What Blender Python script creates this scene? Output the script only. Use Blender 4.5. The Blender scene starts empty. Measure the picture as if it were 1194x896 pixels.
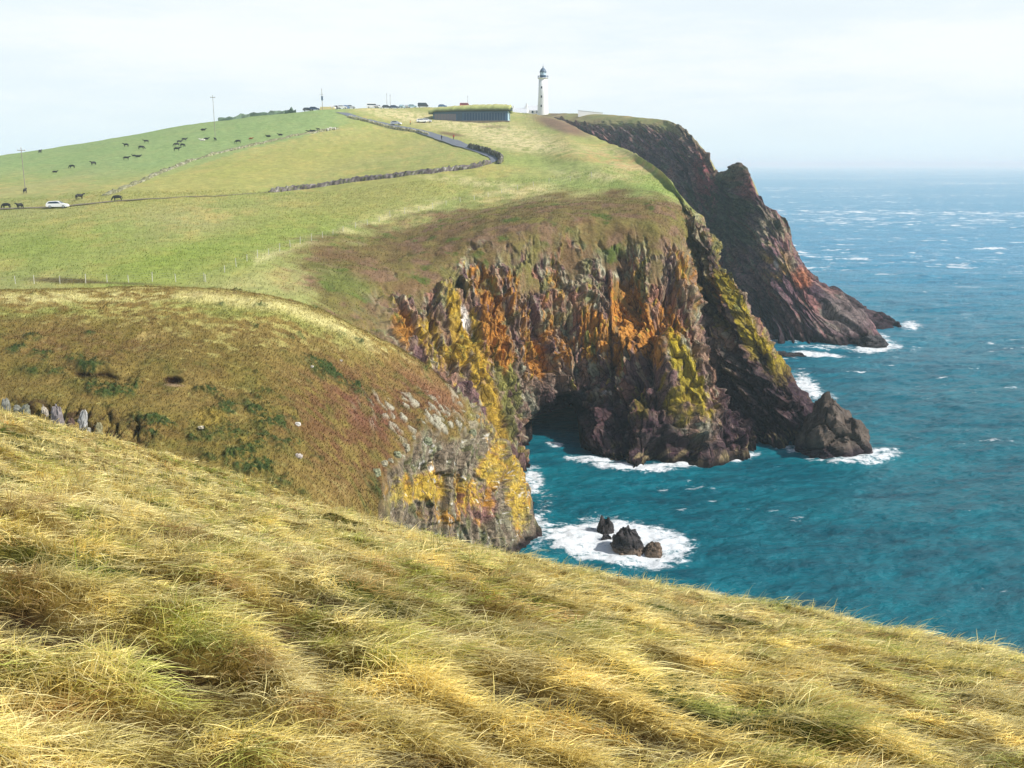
import bpy, bmesh, math, random
import numpy as np
from mathutils import Vector, Matrix
from mathutils.bvhtree import BVHTree

random.seed(5)
RNG = np.random.default_rng(11)
scene = bpy.context.scene
COL = scene.collection

# ------------------------------------------------------------------ camera model (pixel -> ground helpers)
FPX, CX, CY = 1150.0, 597.0, 448.0
CAMZ, PITCH = 44.0, math.radians(12.55)
CP, SP = math.cos(PITCH), math.sin(PITCH)

def unproj(px, py, Y):
    px, py, Y = np.asarray(px, float), np.asarray(py, float), np.asarray(Y, float)
    t = (CY - py) / FPX
    s = Y / (CP + t * SP)
    return np.stack([(px - CX) / FPX * s, Y + 0 * s, CAMZ + (t * CP - SP) * s], -1)

def proj(P):
    x, y, z = P[..., 0], P[..., 1], P[..., 2] - CAMZ
    d = np.maximum(y * CP - z * SP, 0.01)
    return CX + FPX * x / d, CY - FPX * (y * SP + z * CP) / d

def ray_dir(px, py):
    t = (CY - py) / FPX
    return Vector(((px - CX) / FPX, CP + t * SP, t * CP - SP)).normalized()

def sea_y(py):
    t = (CY - py) / FPX
    return CAMZ * (CP + t * SP) / (SP - t * CP)

# ------------------------------------------------------------------ numpy noise
def _h(ix, iy, iz, seed):
    h = (ix.astype(np.int64) * 374761393 + iy.astype(np.int64) * 668265263 + iz.astype(np.int64) * 2147483647 + seed * 974634777) & 0xFFFFFFFF
    h = ((h ^ (h >> 13)) * 1274126177) & 0xFFFFFFFF
    h = ((h ^ (h >> 15)) * 2246822519) & 0xFFFFFFFF
    return (h ^ (h >> 16)) & 0xFFFFFFFF

def _r(ix, iy, iz, seed):
    return _h(ix, iy, iz, seed).astype(np.float64) / 4294967295.0

def vnoise(x, y, z=None, seed=0):
    """smooth gradient noise, about -1..1"""
    x, y = np.asarray(x, float), np.asarray(y, float)
    z = np.zeros_like(x) if z is None else np.asarray(z, float)
    x0, y0, z0 = np.floor(x), np.floor(y), np.floor(z)
    fx, fy, fz = x - x0, y - y0, z - z0
    w = lambda t: t * t * t * (t * (t * 6 - 15) + 10)
    ux, uy, uz = w(fx), w(fy), w(fz)
    def g(i, j, k):
        hh = _h(x0 + i, y0 + j, z0 + k, seed)
        gx = ((hh & 1023) / 511.5 - 1); gy = (((hh >> 10) & 1023) / 511.5 - 1); gz = (((hh >> 20) & 1023) / 511.5 - 1)
        return gx * (fx - i) + gy * (fy - j) + gz * (fz - k)
    def lerp(a, b, t): return a + (b - a) * t
    if np.all(z == 0):
        r = lerp(lerp(g(0,0,0), g(1,0,0), ux), lerp(g(0,1,0), g(1,1,0), ux), uy)
    else:
        r = lerp(lerp(lerp(g(0,0,0), g(1,0,0), ux), lerp(g(0,1,0), g(1,1,0), ux), uy),
                 lerp(lerp(g(0,0,1), g(1,0,1), ux), lerp(g(0,1,1), g(1,1,1), ux), uy), uz)
    return r * 1.5

def fbm(x, y, z=None, octv=4, seed=0, gain=0.5, ridged=False):
    a, s, f = 1.0, 0.0, 1.0
    for o in range(octv):
        n = vnoise(x * f, y * f, None if z is None else z * f, seed + 17 * o)
        s = s + a * ((1 - 2 * np.abs(n)) if ridged else n)
        a *= gain; f *= 2.03
    return s

def facet(x, y, seed=0, jit=0.9, tilt=0.9):
    """cellular facets: every cell a tilted plane of its own height -> (value about -.5...5, F2-F1)"""
    x0, y0 = np.floor(x), np.floor(y)
    best = np.full(x.shape, 9.0); sec = np.full(x.shape, 9.0); val = np.zeros(x.shape)
    zz = np.zeros_like(x0)
    for i in (-1, 0, 1):
        for j in (-1, 0, 1):
            ci, cj = x0 + i, y0 + j
            dx = x - (ci + 0.5 + jit * (_r(ci, cj, zz, seed) - 0.5))
            dy = y - (cj + 0.5 + jit * (_r(ci, cj, zz, seed + 1) - 0.5))
            d = dx * dx + dy * dy
            v = (_r(ci, cj, zz, seed + 2) - 0.5) + tilt * ((_r(ci, cj, zz, seed + 3) - 0.5) * dx + (_r(ci, cj, zz, seed + 4) - 0.5) * dy)
            m = d < best
            sec = np.where(m, best, np.minimum(sec, d))
            val = np.where(m, v, val); best = np.where(m, d, best)
    return val, np.sqrt(sec) - np.sqrt(best)

def slabs(u, v, lu, lv, seed, wob=.35, a=1.0, b=.35):
    """leaning joint-bounded slabs: each broad face turns right, each narrow edge turns left -> (offset, edge distance, random id)"""
    uu = u / lu + wob * fbm(v / lv * .8, u / lu * .35, octv=3, seed=seed + 50)
    i = np.floor(uu); fu = uu - i; zz = np.zeros_like(i)
    vv = v / (lv * (.6 + .9 * _r(i, zz, zz, seed + 6))) + 7 * _r(i, zz, zz, seed) + .5 * (fu - .5) * (_r(i, zz, zz, seed + 7) - .3)
    j = np.floor(vv); fv = vv - j
    h1 = _r(i, j, zz, seed + 1); h2 = _r(i, j, zz, seed + 2); h3 = _r(i, j, zz, seed + 3)
    d = (h1 - .5) + a * (.25 + .9 * h2) * (.5 - fu) + b * (h3 - .35) * (fv - .5) * 2
    return d, np.minimum(np.minimum(fu, 1 - fu) * lu, np.minimum(fv, 1 - fv) * lv), _r(i, j, zz, seed + 4)

def soften(a, n=1):
    for _ in range(n):
        p = np.pad(a, 1, mode='edge'); a = .25 * p[:-2, 1:-1] + .5 * p[1:-1, 1:-1] + .25 * p[2:, 1:-1]
        p = np.pad(a, 1, mode='edge'); a = .25 * p[1:-1, :-2] + .5 * p[1:-1, 1:-1] + .25 * p[1:-1, 2:]
    return a

def sstep(a, b, x):
    t = np.clip((x - a) / (b - a), 0, 1)
    return t * t * (3 - 2 * t)

def blob(px, py, cx, cy, rx, ry, rot=0.0, soft=0.5):
    c, s = math.cos(math.radians(rot)), math.sin(math.radians(rot))
    dx, dy = px - cx, py - cy
    q = np.sqrt(((dx * c + dy * s) / rx) ** 2 + ((-dx * s + dy * c) / ry) ** 2)
    return 1 - sstep(1 - soft, 1 + soft, q)

def polydist(px, py, pts):
    """distance in px to a polyline"""
    best = np.full(px.shape, 1e9)
    for (ax, ay), (bx, by) in zip(pts[:-1], pts[1:]):
        vx, vy = bx - ax, by - ay
        t = np.clip(((px - ax) * vx + (py - ay) * vy) / (vx * vx + vy * vy), 0, 1)
        best = np.minimum(best, np.hypot(px - ax - t * vx, py - ay - t * vy))
    return best

def A(r, g, b, k=1.08):
    """surface colour from the tint it shows in sun"""
    c = np.array([r, g, b], float) / 255.0
    lin = np.where(c <= 0.04045, c / 12.92, ((c + 0.055) / 1.055) ** 2.4)
    return lin / k

def mixc(base, col, m):
    m = np.clip(m, 0, 1)[..., None]
    return base * (1 - m) + col * m

# ------------------------------------------------------------------ lofted grids
def pchip(K, n_seg):
    """K: control rows [k, ...]; n_seg: samples per segment. Monotone cubic along axis 0."""
    d = np.diff(K, axis=0)
    m = np.zeros_like(K)
    a, b = d[:-1], d[1:]
    same = a * b > 0
    m[1:-1] = np.where(same, 2 * a * b / np.where(same, a + b, 1), 0.0)
    # keep some slope through extremes so that ridges are not flat-topped
    m[1:-1] = np.where(same, 0.5 * m[1:-1] + 0.25 * (a + b) * np.clip(2 * a * b / (a * a + b * b + 1e-9), 0, 1), 0)
    m[0], m[-1] = d[0], d[-1]
    out = []
    for i, n in enumerate(n_seg):
        t = (np.arange(n) / n).reshape((-1,) + (1,) * (K.ndim - 1))
        t2, t3 = t * t, t * t * t
        out.append((2*t3 - 3*t2 + 1) * K[i] + (t3 - 2*t2 + t) * m[i] + (-2*t3 + 3*t2) * K[i+1] + (t3 - t2) * m[i+1])
    out.append(K[-1:])
    return np.concatenate(out, 0)

def loft(cols, row_n, col_n):
    C = np.array([[unproj(*p) if len(p) == 3 else wpt(*p) for p in c] for c in cols])   # [col,row,3]
    G = pchip(C, col_n)                      # along coast
    G = pchip(np.swapaxes(G, 0, 1), row_n)   # [row,col,3]
    rp = np.concatenate([i + np.arange(n) / n for i, n in enumerate(row_n)] + [[len(row_n)]])
    cp = np.concatenate([i + np.arange(n) / n for i, n in enumerate(col_n)] + [[len(col_n)]])
    return G, rp, cp

def wpt(px, _n, Y, z):
    d = Y * CP - (z - CAMZ) * SP
    return np.array([(px - CX) / FPX * d, Y, z])

def grid_normals(G):
    du = np.gradient(G, axis=1); dv = np.gradient(G, axis=0)
    n = np.cross(du, dv)
    n /= np.linalg.norm(n, axis=-1, keepdims=True) + 1e-9
    return n

def fast_mesh(name, V, quads=None, tris=None, cols=None, smooth=True, attrs=None):
    me = bpy.data.meshes.new(name)
    V = np.ascontiguousarray(V.reshape(-1, 3), np.float32)
    nq = 0 if quads is None else len(quads); nt = 0 if tris is None else len(tris)
    me.vertices.add(len(V)); me.vertices.foreach_set('co', V.ravel())
    loops = np.concatenate([a.ravel() for a in (quads, tris) if a is not None]).astype(np.int32)
    me.loops.add(len(loops)); me.loops.foreach_set('vertex_index', loops)
    me.polygons.add(nq + nt)
    st = np.concatenate([np.arange(nq) * 4, nq * 4 + np.arange(nt) * 3]).astype(np.int32)
    me.polygons.foreach_set('loop_start', st)
    sm = np.full(nq + nt, bool(smooth)) if np.isscalar(smooth) else np.asarray(smooth, bool)
    me.update(calc_edges=True)
    me.polygons.foreach_set('use_smooth', sm)
    if cols is not None:
        a = me.color_attributes.new('Col', 'FLOAT_COLOR', 'POINT')
        c4 = np.ones((len(V), 4), np.float32); c4[:, :3] = cols.reshape(-1, 3)
        a.data.foreach_set('color', c4.ravel())
    for k, v in (attrs or {}).items():
        a = me.attributes.new(k, 'FLOAT', 'POINT')
        a.data.foreach_set('value', np.ascontiguousarray(v, np.float32).ravel())
    me.update()
    return me

def grid_quads(nr, nc):
    i = np.arange(nr * nc).reshape(nr, nc)
    return np.stack([i[:-1, :-1], i[1:, :-1], i[1:, 1:], i[:-1, 1:]], -1).reshape(-1, 4)

def add_obj(name, me, mat=None, parent=None, loc=None):
    o = bpy.data.objects.new(name, me); COL.objects.link(o)
    if mat is not None and me is not None:
        if len(me.materials) == 0: me.materials.append(mat)
    if parent is not None: o.parent = parent
    if loc is not None: o.location = loc
    return o

def tag(o, label=None, cat=None, group=None, kind=None):
    for k, v in (('label', label), ('category', cat), ('group', group), ('kind', kind)):
        if v: o[k] = v
    return o

def thing(name, loc, rz, label, cat, group=None):
    o = bpy.data.objects.new(name, None); COL.objects.link(o)
    o.empty_display_size = 0.3
    o.location = loc; o.rotation_euler = (0, 0, rz)
    return tag(o, label, cat, group)

# ------------------------------------------------------------------ materials
def new_mat(name):
    m = bpy.data.materials.new(name); m.use_nodes = True
    nt = m.node_tree; nt.nodes.clear()
    out = nt.nodes.new('ShaderNodeOutputMaterial')
    b = nt.nodes.new('ShaderNodeBsdfPrincipled')
    nt.links.new(b.outputs[0], out.inputs[0])
    return m, nt, b

def N(nt, t, **kw):
    n = nt.nodes.new(t)
    for k, v in kw.items():
        if k in n.inputs: n.inputs[k].default_value = v
        else: setattr(n, k, v)
    return n

def math_n(nt, op, a, b=None, clamp=False):
    n = nt.nodes.new('ShaderNodeMath'); n.operation = op; n.use_clamp = clamp
    for i, v in enumerate((a, b)):
        if v is None: continue
        if isinstance(v, (int, float)): n.inputs[i].default_value = v
        else: nt.links.new(v, n.inputs[i])
    return n.outputs[0]

def maprange(nt, v, a, b, c, d, smooth=False):
    n = nt.nodes.new('ShaderNodeMapRange'); n.interpolation_type = 'SMOOTHSTEP' if smooth else 'LINEAR'
    nt.links.new(v, n.inputs[0])
    for i, q in zip((1, 2, 3, 4), (a, b, c, d)): n.inputs[i].default_value = q
    return n.outputs[0]

def mixrgb(nt, f, a, b, mode='MIX'):
    n = nt.nodes.new('ShaderNodeMix'); n.data_type = 'RGBA'; n.blend_type = mode
    for s, v in ((n.inputs[0], f), (n.inputs[6], a), (n.inputs[7], b)):
        if isinstance(v, (int, float)): s.default_value = v
        elif isinstance(v, (tuple, list, np.ndarray)): s.default_value = (*[float(q) for q in v[:3]], 1)
        else: nt.links.new(v, s)
    return n.outputs[2]

def noise_n(nt, vec, scale, detail=4, rough=0.6):
    n = nt.nodes.new('ShaderNodeTexNoise'); n.inputs['Scale'].default_value = scale
    n.inputs['Detail'].default_value = detail; n.inputs['Roughness'].default_value = rough
    if vec is not None: nt.links.new(vec, n.inputs['Vector'])
    return n.outputs['Fac']

def terrain_mat(name, s1, s2, var, bump_d, rough=0.95, sc=(1, 1, 1)):
    m, nt, b = new_mat(name)
    tc = N(nt, 'ShaderNodeTexCoord')
    mp = N(nt, 'ShaderNodeMapping'); mp.inputs['Scale'].default_value = sc
    nt.links.new(tc.outputs['Object'], mp.inputs[0])
    at = N(nt, 'ShaderNodeAttribute', attribute_name='Col')
    n1 = noise_n(nt, mp.outputs[0], s1, 6, 0.65); n2 = noise_n(nt, mp.outputs[0], s2, 5, 0.7)
    f1 = maprange(nt, n1, 0.3, 0.7, 1 - var, 1 + var)
    f2 = maprange(nt, n2, 0.3, 0.7, 1 - var, 1 + var)
    f = math_n(nt, 'MULTIPLY', f1, f2)
    ra = N(nt, 'ShaderNodeAttribute', attribute_name='rock')
    wv = N(nt, 'ShaderNodeVectorMath', operation='MULTIPLY_ADD')
    nw = N(nt, 'ShaderNodeTexNoise'); nw.inputs['Scale'].default_value = s1 * .6; nt.links.new(tc.outputs['Object'], nw.inputs['Vector'])
    nt.links.new(nw.outputs['Color'], wv.inputs[0]); wv.inputs[1].default_value = (1.6 / s1,) * 3; nt.links.new(tc.outputs['Object'], wv.inputs[2])
    mpv = N(nt, 'ShaderNodeMapping'); mpv.inputs['Scale'].default_value = (1, 1, .42); mpv.inputs['Rotation'].default_value = (0, .22, 0); nt.links.new(wv.outputs[0], mpv.inputs[0])
    crk = None
    for k_ in (.9, 2.3):
        vo = N(nt, 'ShaderNodeTexVoronoi', feature='DISTANCE_TO_EDGE'); vo.inputs['Scale'].default_value = s1 * k_; nt.links.new(mpv.outputs[0], vo.inputs['Vector'])
        q_ = maprange(nt, vo.outputs['Distance'], 0, .09, .46 if k_ < 1 else .68, 1, True)
        crk = q_ if crk is None else math_n(nt, 'MULTIPLY', crk, q_)
    vc = N(nt, 'ShaderNodeTexVoronoi'); vc.inputs['Scale'].default_value = s1 * 2.3; nt.links.new(mpv.outputs[0], vc.inputs['Vector'])
    sv_ = N(nt, 'ShaderNodeSeparateColor'); nt.links.new(vc.outputs['Color'], sv_.inputs[0])
    crk = math_n(nt, 'MULTIPLY', crk, maprange(nt, sv_.outputs[0], 0, 1, .78, 1.22))
    crk1 = math_n(nt, 'SUBTRACT', 1.0, math_n(nt, 'MULTIPLY', math_n(nt, 'SUBTRACT', 1.0, crk), ra.outputs['Fac']))
    f = math_n(nt, 'MULTIPLY', f, crk1)
    sc_ = N(nt, 'ShaderNodeVectorMath', operation='SCALE')
    nt.links.new(at.outputs['Color'], sc_.inputs[0]); nt.links.new(f, sc_.inputs['Scale'])
    nt.links.new(sc_.outputs[0], b.inputs['Base Color'])
    b.inputs['Roughness'].default_value = rough
    b.inputs['Specular IOR Level'].default_value = 0.15
    bp = N(nt, 'ShaderNodeBump'); bp.inputs['Strength'].default_value = 0.8; bp.inputs['Distance'].default_value = bump_d
    add = math_n(nt, 'ADD', math_n(nt, 'ADD', n1, math_n(nt, 'MULTIPLY', n2, 0.5)), math_n(nt, 'MULTIPLY', crk1, .6))
    nt.links.new(add, bp.inputs['Height']); nt.links.new(bp.outputs[0], b.inputs['Normal'])
    return m

def plain_mat(name, col, rough=0.6, metal=0.0, var=0.12, scale=3.0, spec=0.4):
    m, nt, b = new_mat(name)
    tc = N(nt, 'ShaderNodeTexCoord')
    n = noise_n(nt, tc.outputs['Object'], scale, 5, 0.6)
    f = maprange(nt, n, 0.3, 0.7, 1 - var, 1 + var)
    sc_ = N(nt, 'ShaderNodeVectorMath', operation='SCALE'); sc_.inputs[0].default_value = [float(q) for q in col]
    nt.links.new(f, sc_.inputs['Scale']); nt.links.new(sc_.outputs[0], b.inputs['Base Color'])
    b.inputs['Roughness'].default_value = rough; b.inputs['Metallic'].default_value = metal
    b.inputs['Specular IOR Level'].default_value = spec
    return m
# ------------------------------------------------------------------ camera, sun, sky
cam_d = bpy.data.cameras.new('camera'); cam = bpy.data.objects.new('camera', cam_d); COL.objects.link(cam)
cam.location = (0, 0, CAMZ); cam.rotation_euler = (math.pi / 2 - PITCH, 0, 0)
cam_d.sensor_width = 36; cam_d.lens = 36 * FPX / 1194; cam_d.clip_start = 0.1; cam_d.clip_end = 40000
scene.camera = cam
SUN_DIR = Vector((0.74, -0.22, 0.64)).normalized()
sd = bpy.data.lights.new('sun', 'SUN'); sd.energy = 5.0; sd.angle = math.radians(0.55); sd.color = (1.0, 0.965, 0.91)
sun = bpy.data.objects.new('sun', sd); COL.objects.link(sun); sun.rotation_euler = SUN_DIR.to_track_quat('Z', 'Y').to_euler()
w = bpy.data.worlds.new('World'); scene.world = w; w.use_nodes = True
nt = w.node_tree; nt.nodes.clear()
wo = N(nt, 'ShaderNodeOutputWorld'); bg = N(nt, 'ShaderNodeBackground'); bg.inputs['Strength'].default_value = 0.105
nt.links.new(bg.outputs[0], wo.inputs[0])
sky = N(nt, 'ShaderNodeTexSky', sky_type='NISHITA'); sky.sun_disc = False
sky.sun_elevation = math.asin(SUN_DIR.z); sky.sun_rotation = math.atan2(SUN_DIR.x, SUN_DIR.y)
sky.altitude = 50; sky.air_density = 1.0; sky.dust_density = 1.2; sky.ozone_density = 1.5
tc = N(nt, 'ShaderNodeTexCoord'); sep = N(nt, 'ShaderNodeSeparateXYZ'); nt.links.new(tc.outputs['Generated'], sep.inputs[0])
mp = N(nt, 'ShaderNodeMapping'); mp.inputs['Scale'].default_value = (1.6, 1.6, 9); nt.links.new(tc.outputs['Generated'], mp.inputs[0])
cn = noise_n(nt, mp.outputs[0], 2.2, 7, 0.6)
veil = maprange(nt, sep.outputs[2], 0.14, 0.55, 0.97, 0.06, True)
veil = math_n(nt, 'MULTIPLY', veil, maprange(nt, cn, 0.3, 0.62, 0.93, 1.03), True)
veil_col = mixrgb(nt, maprange(nt, sep.outputs[2], -0.02, 0.10, 0, 1, True), (7.2, 9.0, 9.8), (9.2, 9.75, 9.95))
veil_col = mixrgb(nt, maprange(nt, cn, .36, .60, .38, 0, True), veil_col, (7.4, 9.1, 10.1))
nt.links.new(mixrgb(nt, veil, sky.outputs[0], veil_col), bg.inputs[0])

# ------------------------------------------------------------------ HEADLAND (field, brow, cliffs, spur)
def H(*rows): return list(rows)
Z = None
M_cols = [
 # back, crest, fA, fB, edge, cliff top, c1, c2, c3, base, under
 H((-150,212,420),(-150,203,350),(-150,222,280),(-150,255,205),(-150,300,160),(-150,335,135),(-150,365,122),(-150,400,112),(-150,440,103),(-150,490,95),(-150,560,90)),
 H((100,178,470),(100,167,400),(100,205,280),(100,250,195),(100,300,150),(100,336,128),(100,362,119),(100,395,110),(100,435,102),(100,490,93),(100,560,88)),
 H((250,155,490),(250,142,420),(250,188,300),(250,235,215),(250,290,160),(250,328,134),(257,355,124),(265,390,115),(272,430,107),(280,480,98),(280,560,92)),
 H((365,141,500),(365,129.5,430),(365,175,320),(370,220,240),(378,275,180),(385,322,150),(402,352,140),(428,395,130),(440,415,125),(452,445,118),(455,540,110)),
 H((455,137,540),(455,127,470),(460,165,345),(465,205,245),(450,262,195),(458,318,160),(482,368,150),(510,430,140),(530,475,134),(558,530,126),(570,620,120)),
 H((510,136,570),(510,126,500),(520,157,360),(530,195,250),(522,247,205),(545,285,172),(560,350,160),(584,430,150),(598,485,146),(612,542,142),(620,600,136)),
 H((560,138,600),(560,128,530),(570,154,365),(585,190,255),(588,236,210),(602,267,174),(607,345,164),(616,425,156),(622,470,154),(629,519,152.5),(632,580,146)),
 H((600,142,640),(600,132,540),(610,152,365),(625,185,262),(642,228,212),(657,260,176),(661,340,168),(665,420,162),(667,460,161),(668,507,159),(668,570,152)),
 H((650,152,440),(648,139,420),(655,153,330),(665,183,250),(700,225,213),(715,260,178),(713,340,170),(709,425,159),(705,475,154),(702,533,146.5),(702,590,140)),
 H((702,178,330),(700,163,305),(705,178,262),(715,198,232),(745,225,207),(758,260,178),(764,340,167),(768,405,157),(764,470,148),(748,546,140),(745,600,134)),
 H((752,205,262),(745,182,246),(752,195,236),(762,211,222),(775,230,203),(786,262,181),(800,340,168),(818,440,155),(832,490,151),(856,527,148.3),(862,590,142)),
 H((785,232,250),(775,204,223),(781,213,219),(786,223,214),(794,238,205),(801,262,190),(817,340,177),(842,440,167),(858,480,160),(882,517,153.5),(886,580,148)),
 H((803,252,226),(795,231,207),(800,240,203),(806,250,198),(813,262,191),(823,285,181),(851,340,172),(890,412,163.5),(915,462,157),(950,524,149.6),(952,590,142)),
 H((806,254,228),(797.5,233.5,209),(804,241,206),(812,250,201),(821,263,194),(832,285,184),(859,340,173),(903,418,164),(938,470,156.5),(990,527,149.5),(996,590,142)),
 H((805,268,245),(799,247,230),(806,263,225),(812,277,220),(817,293,213),(825,313,205),(848,352,196),(885,405,190),(930,455,183),(975,505,170),(985,560,160)),
 H((770,262,300),(762,240,285),(768,256,275),(774,272,268),(780,290,261),(790,310,256),(808,345,248),(830,380,240),(850,405,233),(868,425,224),(870,480,215)),
]
row_n = [6, 36, 40, 40, 46, 80, 88, 56, 66, 8]
row_n = [6, 36, 40, 40, 50, 84, 92, 56, 66, 8]
row_n = row_n[:10]
col_n = [36, 60, 60, 80, 95, 80, 80, 80, 80, 76, 64, 76, 44, 40, 20]
G, rp, cp = loft(M_cols, row_n, col_n)
nr, nc = G.shape[:2]
ROW, COLP = np.meshgrid(rp, cp, indexing='ij')
px0, py0 = proj(G)
seg = np.linalg.norm(np.diff(G, axis=0), axis=-1)
VM = np.concatenate([np.zeros((1, nc)), np.cumsum(seg, 0)], 0); VM -= VM[int(np.searchsorted(rp, 5))][None, :]
ci = int(np.searchsorted(rp, 6.5))
UM = np.concatenate([[0], np.cumsum(np.linalg.norm(np.diff(G[ci], axis=0), axis=-1))])[None, :] + 0 * VM
Nn = grid_normals(G)
if Nn[nr // 3, nc // 3, 2] < 0: Nn = -Nn
# ragged upper limit of bare rock
edge_off = 0.40 * fbm(UM / 7, VM / 10, octv=4, seed=3) + 0.30 * fbm(UM / 1.6, VM / 4, octv=3, seed=4) - .27
cliff = sstep(4.80, 5.40, ROW + edge_off) * sstep(2.9, 4.0, COLP + 0.3 * (ROW - 6) + 0.25 * edge_off)
ledge = sstep(.0, .35, fbm(UM / 3.0 - VM / 14, VM / 5, octv=4, seed=6) - .08 * (ROW - 5.2)) * sstep(7.0, 5.5, ROW)
cliff = cliff * (1 - .92 * ledge)
# the lower-left corner and the spur crest are all rock
cliff = np.maximum(cliff, sstep(6.2, 6.9, ROW) * sstep(3.3, 3.9, COLP))
cliff = np.maximum(cliff, sstep(11.3, 12.1, COLP) * sstep(2.6, 3.8, ROW + 1.5 * edge_off))
cliff = np.maximum(cliff, .8 * sstep(10.7, 11.5, COLP) * sstep(1.6, 3.2, ROW + 2 * edge_off))
UU = UM + 0.18 * VM + 1.2 * fbm(UM / 9, VM / 14, octv=2, seed=8)      # leaning joints
f1, c1_ = facet((UU - .3 * VM) / 7.5, VM / 12, 21, tilt=1.5)
f2, c2_ = facet((UU - .25 * VM) / 3.0 + 3.3, VM / 4.2, 31, tilt=1.6)
f3, c3_ = facet((UU - .2 * VM) / 1.25, VM / 1.8, 41, tilt=1.4)
f4, c4_ = facet(UU / 0.48, VM / 1.3, 51, tilt=1.0)
ribs = fbm(UU / 11, VM / 60, octv=2, seed=61, ridged=True)
UL = UM - 0.16 * VM
s1, e1_, i1 = slabs(UL, VM, 6.2, 24, 421, a=1.0, b=.3); s2, e2_, i2 = slabs(UL + .06 * VM, VM, 2.3, 9.5, 431, a=1.0, b=.5); s3, e3_, i3 = slabs(UL, VM, .95, 3.6, 441, wob=.45, a=.9, b=.6); s4, e4_, i4 = slabs(UL - .1 * VM, VM, .42, 1.3, 451, wob=.5)
macro = fbm((UM - .35 * VM) / 13, VM / 13, octv=3, seed=66) + 1.5 * blob(px0, py0, 797, 462, 24, 78, -20, .35) - 1.6 * blob(px0, py0, 752, 420, 9, 70, 22, .7) - 1.3 * blob(px0, py0, 727, 320, 8, 50, -18, .7) + .9 * blob(px0, py0, 690, 330, 26, 60, -16, .6) + 1.0 * blob(px0, py0, 700, 495, 14, 45, -12, .6) - 1.2 * blob(px0, py0, 632, 405, 7, 48, -10, .7) + .8 * blob(px0, py0, 570, 420, 12, 90, -16, .6)
rockd = 2.0 * macro + .8 * ribs - .8 + 1.2 * s1 + 1.7 * f1 + .6 * s2 + 1.5 * f2 + .4 * s3 + .9 * f3 + .26 * s4 + .42 * f4 - .25 * (1 - sstep(0, .3, e2_)) - .3 * (1 - sstep(0, .15, c2_)) + 0.3 * fbm(G[..., 0] / 1.2, G[..., 1] / 1.2, G[..., 2] / 1.2, octv=3, seed=5)
rockd = soften(rockd, 1)
slim = (1 - 0.2 * sstep(11.3, 12.3, COLP)) * (.42 + .58 * sstep(4.9, 6.4, ROW + 2 * sstep(10.5, 11.5, COLP)))
x, y, z = G[..., 0], G[..., 1], G[..., 2]
grassd = 0.32 * fbm(x / 14, y / 14, octv=3, seed=71) + 0.10 * fbm(x / 2.5, y / 2.5, octv=3, seed=72)
brow = sstep(3.9, 4.6, ROW) * (1 - cliff) * sstep(2.3, 3.2, COLP)
grassd = grassd + brow * (0.45 * fbm(x / 4, y / 4, z / 4, octv=4, seed=73))
D = cliff * rockd * slim + (1 - cliff) * grassd
D = D * sstep(0.2, 1.0, np.minimum(ROW, 9.9 - 0 * ROW))
P = G + Nn * D[..., None]
# sea cave at the foot of the cliff
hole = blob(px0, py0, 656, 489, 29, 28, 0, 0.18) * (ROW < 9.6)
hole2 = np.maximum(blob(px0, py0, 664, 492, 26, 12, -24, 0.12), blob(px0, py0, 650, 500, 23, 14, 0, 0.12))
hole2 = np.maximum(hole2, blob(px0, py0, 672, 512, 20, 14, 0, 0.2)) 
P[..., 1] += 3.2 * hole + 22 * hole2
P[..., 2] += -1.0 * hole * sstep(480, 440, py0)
# dark slot beside the white streak, and the deep gash left of the spur
slot = blob(px0, py0, 534, 346, 4.5, 13, -12, 0.4)
P[..., 1] += 2.5 * slot
MP, MROW = P, ROW

# colours
px, py = proj(P); z = P[..., 2]
big = fbm(x / 22, y / 30, octv=4, seed=81); sml = fbm(x / 3, y / 4, octv=4, seed=82); fin = fbm(x / 0.8, y / 1.0, octv=3, seed=83)
g1, g2, tan_, pale = A(158, 166, 96), A(172, 170, 108), A(190, 176, 110), A(228, 218, 160)
c = g1 * np.ones(P.shape)
c = mixc(c, g2, 0.5 + 0.9 * big + 0.35 * sml)
c = mixc(c, tan_, sstep(-0.15, 0.7, 0.7 * fbm(x / 9, y / 16, octv=4, seed=84) + 0.5 * sml + .25 * fin))
c = mixc(c, A(136, 166, 106), 0.75 * sstep(222, 190, py) * sstep(430, 380, px) * (py < polydist(px, py, [(0, 0), (1, 1)]) * 0 + np.interp(px, [-200, 130, 290, 380, 420], [240, 226, 174, 153, 140])))
c = mixc(c, A(140, 160, 62), 0.6 * blob(px, py, 250, 300, 170, 26, -14, 0.6) + 0.5 * blob(px, py, 60, 290, 120, 30, 0, 0.8))
c = mixc(c, A(176, 172, 92), 0.6 * blob(px, py, 300, 200, 190, 22, -12, .7))
c = mixc(c, A(160, 160, 80), .5 * blob(px, py, 440, 225, 150, 22, -10, .7))
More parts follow.
